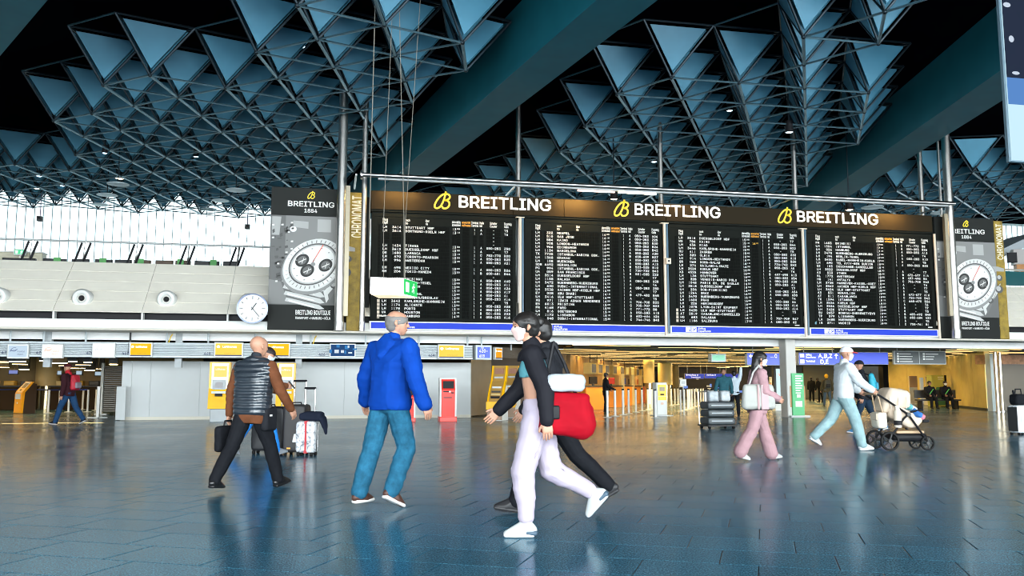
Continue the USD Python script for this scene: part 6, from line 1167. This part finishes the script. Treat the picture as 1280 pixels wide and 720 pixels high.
backpack(gL, M('pack_slate', (.08, .085, .08), .7), M('pack_dark', (.03, .03, .032), .7), 'grey backpack on the distant traveller with the yellow beanie')
p = gC.W(np.array([-.18, -.20, .98])); t = thing('shoulder_bag', 'big red shoulder bag hanging behind the woman in lilac trousers', 'bag', p, gC.rot)
obj('bag', soft(hull([((0, -.16, -.13), .09), ((0, .10, -.11), .085), ((0, -.14, .06), .075), ((0, .08, .08), .07)], 16), .025, 4, .014, 7, 4), M('bag_red', (.30, .002, .010), .75, vary=.12, scale=7), t, smooth=True)
obj('strap', MB().path([(.0, -.10, .12), (.05, -.02, .34), (.07, .06, .50), (.04, .10, .30), (.0, .08, .12)], .014, 6), blk, t); obj('dark_flap', soft(rounded((-.085, .06, -.02), (.03, .09, .10), .012, 8), None, 0), blk, t, smooth=40)
t = thing('towel', 'folded white cloth lying over the red shoulder bag', 'towel', p + np.array([0, 0, .165]), gC.rot); obj('cloth', soft(rounded((-.0, -.03, .03), (.20, .28, .13), .03), .03, 3, .014, 8, 6), M('towel_white', (.38, .43, .47), .9, vary=.03), t, smooth=True)
p = gE.W(np.array([.20, -.06, 1.02])); t = thing('shoulder_bag', 'big pale grey shoulder bag with a pink strap band carried by the woman in pink', 'bag', p, gE.rot)
obj('bag', soft(hull([((0, -.20, -.14), .06), ((0, .20, -.14), .06), ((0, -.19, .13), .05), ((0, .19, .13), .05)], 14), .03, 3, .008, 7, 9), M('bag_pale', (.36, .37, .34), .55, vary=.06, scale=6), t, smooth=True); obj('band', MB().cham(.055, .068, .02, .13, -.19, .17, .004), M('band_pink', (.50, .33, .34), .6), t); obj('band', MB().cham(.056, .07, -.04, -.01, -.19, .17, .004), M('band_rose', (.42, .27, .27), .6), t)
obj('strap', MB().path([(0, .14, .16), (-.02, .10, .34), (-.05, .04, .46), (-.02, -.06, .36), (0, -.14, .16)], .014, 6), M('strap_grey', (.40, .40, .38), .6), t); obj('bottom_edge', soft(hull([((0, -.19, -.17), .035), ((0, .19, -.17), .035)], 10), None, 0), dgrey, t, smooth=40)
p = gA.W(np.array([-.30, -.03, .62])); t = thing('laptop_bag', 'black laptop bag hanging from the left hand of the man in the quilted vest', 'bag', p, gA.rot); obj('bag', soft(rounded((0, 0, -.06), (.09, .36, .28), .035), .03, 2, .004), bk, t, smooth=True); obj('handle', MB().path([(0, -.07, .07), (0, -.05, .13), (0, .05, .13), (0, .07, .07)], .010, 6), blk, t)
p = gA.W(np.array([.19, .06, .84])); t = thing('hip_bag', 'small black bag at the right hip of the man in the quilted vest', 'bag', p, gA.rot); obj('bag', soft(rounded((0, 0, -.06), (.09, .20, .26), .035), .03, 2, .004), bk2, t, smooth=True); obj('emblem', MB().rbox((.048, -.03, -.02), (.004, .04, .02)), ink, t); obj('strap', MB().path([(-.02, .06, .06), (-.10, .12, .30), (-.16, .02, .52)], .012, 6), blk, t)
# ---------------------------------------------------------------- luggage
def suitcase(loc, size, m, label, rot=0, handle=.45, ribs=0, rm=None, strap=None, hm=None, wheel=.05):
    w, d, h = size; t = thing('suitcase', label, 'suitcase', loc, rot)
    obj('shell', soft(rounded((0, 0, wheel + h / 2), (w, d, h), min(.05, d * .25)), .06, 1), m, t, smooth=50)
    if ribs:
        mb = MB()
        for k in range(ribs): x = -w / 2 + (k + 1) * w / (ribs + 1); mb.rbox((x, -d / 2 - .002, wheel + h / 2), (.018, .012, h * .82))
        obj('rib', mb, rm or m, t)
    obj('seam', MB().rbox((0, 0, wheel + h / 2), (w + .006, .022, h * .9)).rbox((0, 0, wheel + h / 2), (w * .86, .022, h + .006)), dgrey, t)
    for sx in (-1, 1):
        for sy in (-1, 1): x, y = sx * (w / 2 - .05), sy * (d / 2 - .04); obj('wheel', MB().lathe([(.001, -.02), (wheel * .6, -.02), (wheel * .6, .02), (.001, .02)], (x, y, wheel * .6), 12, 'x').box(x - .015, x + .015, y - .02, y + .02, wheel * .6, wheel * 1.1), rubber, t)
    if handle: obj('handle', MB().path([(-w * .27, d * .32, wheel + h - .02), (-w * .27, d * .32, wheel + h + handle), (w * .27, d * .32, wheel + h + handle), (w * .27, d * .32, wheel + h - .02)], .012, 8), hm or chrome, t); obj('grip', MB().tube((-w * .3, d * .32, wheel + h + handle), (w * .3, d * .32, wheel + h + handle), .019, 8), blk, t)
    obj('carry_handle', MB().path([(-.08, -d * .1, wheel + h), (-.07, -d * .1, wheel + h + .03), (.07, -d * .1, wheel + h + .03), (.08, -d * .1, wheel + h)], .011, 6), blk, t)
    if strap: obj('strap', MB().rbox((.02, 0, wheel + h / 2), (.04, d + .012, h + .012)), strap, t)
    return t
c = at(338, 569.5); suitcase((c[0] - .04, c[1] + .42, 0), (.56, .30, .72), M('case_black', (.016, .017, .02), .5, vary=.1), 'wide black suitcase behind the arm of the man in the quilted vest', -14, .34)
c = at(364, 571); o = suitcase((c[0] + .06, c[1] + .42, 0), (.36, .46, .76), M('case_coal', (.022, .02, .02), .55, vary=.1), 'tall black suitcase with a raised handle next to the white patterned one', -12, .38)
obj('luggage_tag', MB().rbox((-.08, -.20, .79), (.10, .05, .02)), M('tag_white', (.75, .76, .74), .5), o); obj('name_label', MB().rbox((-.06, -.265, .12), (.06, .004, .02)), orangem, o)
marble = usdkit.material(stage, LK + 'case_marble', {'tc': ('texture_coordinate', {}), 'n': ('noise_texture', {'scale': 14.0, 'detail': 5.0, 'roughness': .7, 'distortion': 1.5}), 'r': ('rgb_ramp', {'ramp': [(.40, (.16, .17, .2)), (.47, (.66, .68, .70)), (.6, (.80, .81, .82)), (.72, (.62, .60, .60))]}), 'p': ('principled_bsdf', {'roughness': .3})}, [('tc.object', 'n.vector'), ('n.fac', 'r.fac'), ('r.color', 'p.base_color')], surface='p.BSDF')
c = at(381, 569.5); o = suitcase((c[0] + .03, c[1] - .02, 0), (.32, .24, .50), marble, 'small white patterned cabin suitcase with a red strap', -22, .52, strap=M('strap_red', (.55, .03, .04), .5), ribs=5)
obj('luggage_tag', MB().rbox((-.17, -.08, .28), (.06, .02, .14), M=rx(25)), M('tag_white', (.75, .76, .74), .5), o)
t = thing('draped_jacket', 'dark navy jacket draped over the small white suitcase', 'jacket', (c[0] + .08, c[1] + .02, .0), -22)
obj('cloth', soft(union([rounded((0, .02, .62), (.40, .26, .16), .06), hull([((.20, .06, .60), .045), ((.24, .05, .36), .03), ((.20, -.05, .58), .04)], 12), hull([((-.18, .0, .60), .04), ((-.21, -.02, .48), .03)], 12)]), .03, 3, .016, 8, 5), M('cloth_navy', (.012, .016, .03), .8), t, smooth=True)
c = at(1279, 544.5); o = suitcase((c[0] + .12, c[1] + .2, 0), (.42, .28, .62), M('case_white', (.74, .77, .80), .35), 'white hard suitcase cut off by the right edge of the picture', 8, 0, ribs=4, rm=M('rib_ice', (.62, .66, .70), .4)); obj('side_panel', MB().rbox((-.215, 0, .36), (.012, .24, .54)), dgrey, o)
t = thing('travel_bag', 'black bag standing on the white suitcase at the right edge', 'bag', (c[0] + .12, c[1] + .2, .67), 8); obj('bag', soft(union([rounded((0, 0, .13), (.36, .24, .25), .06), hull([((-.14, 0, .24), .03), ((-.15, .0, .32), .025)], 10)]), .03, 2, .01, 8), bk, t, smooth=True); obj('handle', MB().path([(-.1, 0, .24), (-.08, 0, .36), (.08, 0, .36), (.1, 0, .24)], .014, 6), blk, t)
# stacked dark cases on a trolley beside the woman in pink
c = at(906, 537); cm = M('crate_slate', (.05, .062, .068), .4, vary=.1); t = thing('baggage_trolley', 'flat trolley under the stack of slate grey cases beside the woman in pink', 'trolley', (c[0], c[1] + .4, 0))
obj('deck', MB().cham(-.40, .40, -.3, .35, .07, .11, .01), dgrey, t)
for sx in (-1, 1):
    for sy in (-.22, .26): obj('wheel', MB().lathe([(.001, -.02), (.05, -.02), (.05, .02), (.001, .02)], (sx * .33, sy, .05), 12, 'x'), rubber, t)
obj('push_bar', MB().path([(-.36, .33, .1), (-.36, .36, .95), (.36, .36, .95), (.36, .33, .1)], .016, 8), steel, t)
for k, (z, w_) in enumerate(((.11, .38), (.31, .37), (.51, .38))):
    o = thing('stacked_case', f'slate grey case lying flat on the trolley, {["bottom", "middle", "top"][k]} of the stack', 'case', (c[0], c[1] + .4, z)); obj('shell', soft(rounded((0, 0, .095), (w_ * 2, .52, .19), .045), .06, 1), cm, o, smooth=50); obj('pale_edge', MB().rbox((0, -.262, .10), (w_ * 1.5, .01, .025)), M('edge_ice', (.42, .48, .50), .4), o)
o = thing('clear_bag', 'two grey translucent bags on top of the stacked cases', 'bag', (c[0] + .02, c[1] + .35, .70)); obj('bag', soft(rounded((-.17, 0, .14), (.28, .22, .27), .05), .04, 2, .012, 8), M('bag_grey', (.40, .45, .48), .3, vary=.2, scale=8), o, smooth=True); obj('bag', soft(rounded((.16, 0, .14), (.26, .22, .27), .05), .04, 2, .012, 8, 7), M('bag_ash', (.48, .52, .54), .3, vary=.2, scale=8), o, smooth=True)
# ---------------------------------------------------------------- pram
p = at(1136, 563.5); t = thing('pram', 'beige pram with a hooded seat and big dark wheels pushed to the right', 'pram', (p[0], p[1] + .25, 0), -(87 + 11.8))
beige = M('pram_beige', (.66, .54, .42), .7, vary=.05, scale=6); beige2 = M('pram_cream', (.74, .66, .55), .7); tan = M('pram_tan', (.52, .36, .22), .6)
def wheel_part(x, y, r, w):
    o = obj('wheel', MB().lathe([(r * .80, -w / 2), (r * .95, -w / 2), (r, -w / 4), (r, w / 4), (r * .95, w / 2), (r * .80, w / 2), (r * .80, -w / 2)], (x, y, r), 28, 'x'), rubber, t, smooth=40)
    mb = MB()
    for k in range(5): a = k * 2 * math.pi / 5; mb.tube((x, y, r), (x, y + r * .82 * math.cos(a), r + r * .82 * math.sin(a)), .014, 6)
    mb.tube((x - w * .7, y, r), (x + w * .7, y, r), r * .22, 12); obj('spoke', mb, dgrey, o)
for x, y, r, w in ((-.27, -.30, .165, .05), (.27, -.30, .165, .05), (-.20, .40, .125, .045), (.20, .40, .125, .045)): wheel_part(x, y, r, w)
obj('axle', MB().tube((-.27, -.30, .165), (.27, -.30, .165), .016, 8).tube((-.2, .40, .125), (.2, .40, .125), .014, 8), steel, t)
obj('base_tray', soft(rounded((0, .12, .22), (.38, .62, .14), .06), .05, 2, .004), blk, t, smooth=True); obj('tray_top', soft(rounded((0, .14, .31), (.30, .50, .05), .02), .05, 1), tan, t, smooth=True)
for s in (-1, 1):
    obj('frame_tube', MB().path([(s * .24, -.30, .19), (s * .25, -.02, .55), (s * .25, .06, .62)], .018, 8), blk, t); obj('frame_tube', MB().path([(s * .20, .40, .16), (s * .25, .06, .62), (s * .26, -.34, .88), (s * .25, -.48, .97)], .018, 8), blk, t)
obj('handlebar', MB().tube((-.26, -.48, .97), (.26, -.48, .97), .022, 10), M('handle_tan', (.45, .30, .18), .5), t)
obj('seat_tub', soft(union([hull([((s * .15, y, z), r) for s in (-1, 1) for y, z, r in ((-.18, .62, .07), (.22, .46, .07), (.30, .52, .06), (-.22, .78, .06), (.12, .44, .06))], 14)]), .04, 3, .006), beige, t, smooth=True)
can = hull([((s * .14, y, z), r) for s in (-1, 1) for y, z, r in ((-.26, .80, .09), (-.16, .98, .10), (.06, .94, .10), (-.30, .70, .06), (.10, .78, .05))], 16)
obj('hood', soft(can, .03, 4, .005), beige, t, smooth=True)
mb = MB()
for a in (0, 1, 2):
    y0_ = -.27 + a * .15; pts = [(-.245, y0_ * .9 + .01, .72)] + [(.25 * math.cos(u), y0_ + .02, .86 + (.20 if a else .12) * math.sin(u)) for u in np.linspace(math.pi, 0, 9)] + [(.245, y0_ * .9 + .01, .72)]; mb.path(pts, .008, 5)
obj('hood_rib', mb, beige2, t); obj('bumper_bar', MB().path([(-.22, .12, .66), (-.2, .34, .70), (.2, .34, .70), (.22, .12, .66)], .018, 8), blk, t); obj('footrest', soft(rounded((0, .42, .50), (.30, .12, .05), .02), None, 0), blk, t, smooth=40)
obj('hinge', MB().tube((-.28, .06, .62), (.28, .06, .62), .035, 12), dgrey, t)
o = thing('blanket', 'colourful crumpled blanket in the pram seat', 'blanket', (0, 0, 0)); UsdGeom.Xformable(o).AddTranslateOp().Set((p[0], p[1] + .25, 0)); UsdGeom.Xformable(o).AddRotateZOp().Set(-(87 + 11.8))
for k, (c_, y, z, mm) in enumerate((((.05, 0), .20, .72, M('cloth_pale', (.70, .72, .78), .8)), ((-.07, 0), .26, .66, M('cloth_sky', (.08, .42, .62), .8)), ((.10, 0), .30, .60, M('cloth_rose', (.60, .22, .28), .8)), ((.02, 0), .14, .76, M('cloth_teal', (.12, .40, .42), .8)), ((.17, 0), .22, .64, M('cloth_cobalt', (.05, .18, .50), .8)))): obj('fold', soft(hull([((c_[0] - .06, y - .03, z), .045), ((c_[0] + .07, y + .05, z - .03), .05), ((c_[0], y, z + .05), .035)], 12), .03, 2, .014, 9, k), mm, o, smooth=True)
cb = gF.W(np.array([0, 0, 0])); o = thing('pram_bag', 'cream changing bag hanging from the pram handle', 'bag', (p[0], p[1] + .25, 0), -(87 + 11.8)); obj('bag', soft(rounded((.12, -.40, .52), (.30, .18, .28), .05), .03, 3, .006), beige2, o, smooth=True); obj('strap', MB().path([(.0, -.40, .65), (.02, -.46, .97), (.24, -.46, .97), (.26, -.40, .65)], .012, 6), tan, o); obj('lid', soft(rounded((.12, -.49, .58), (.24, .03, .12), .012), None, 0), beige, o, smooth=40)
o = thing('drink_bottle', 'cream insulated bottle in a holder on the pram frame', 'bottle', (p[0], p[1] + .25, 0), -(87 + 11.8)); obj('bottle', MB().lathe([(.001, .40), (.055, .40), (.06, .43), (.06, .66), (.045, .70), (.03, .72)], (.31, -.16, 0), 18), beige2, o, smooth=40); obj('lid', MB().lathe([(.034, .71), (.036, .77), (.001, .775)], (.31, -.16, 0), 18), cream, o, smooth=40); obj('holder', MB().lathe([(.064, .44), (.068, .44), (.068, .52), (.064, .52), (.064, .44)], (.31, -.16, 0), 18), blk, o)
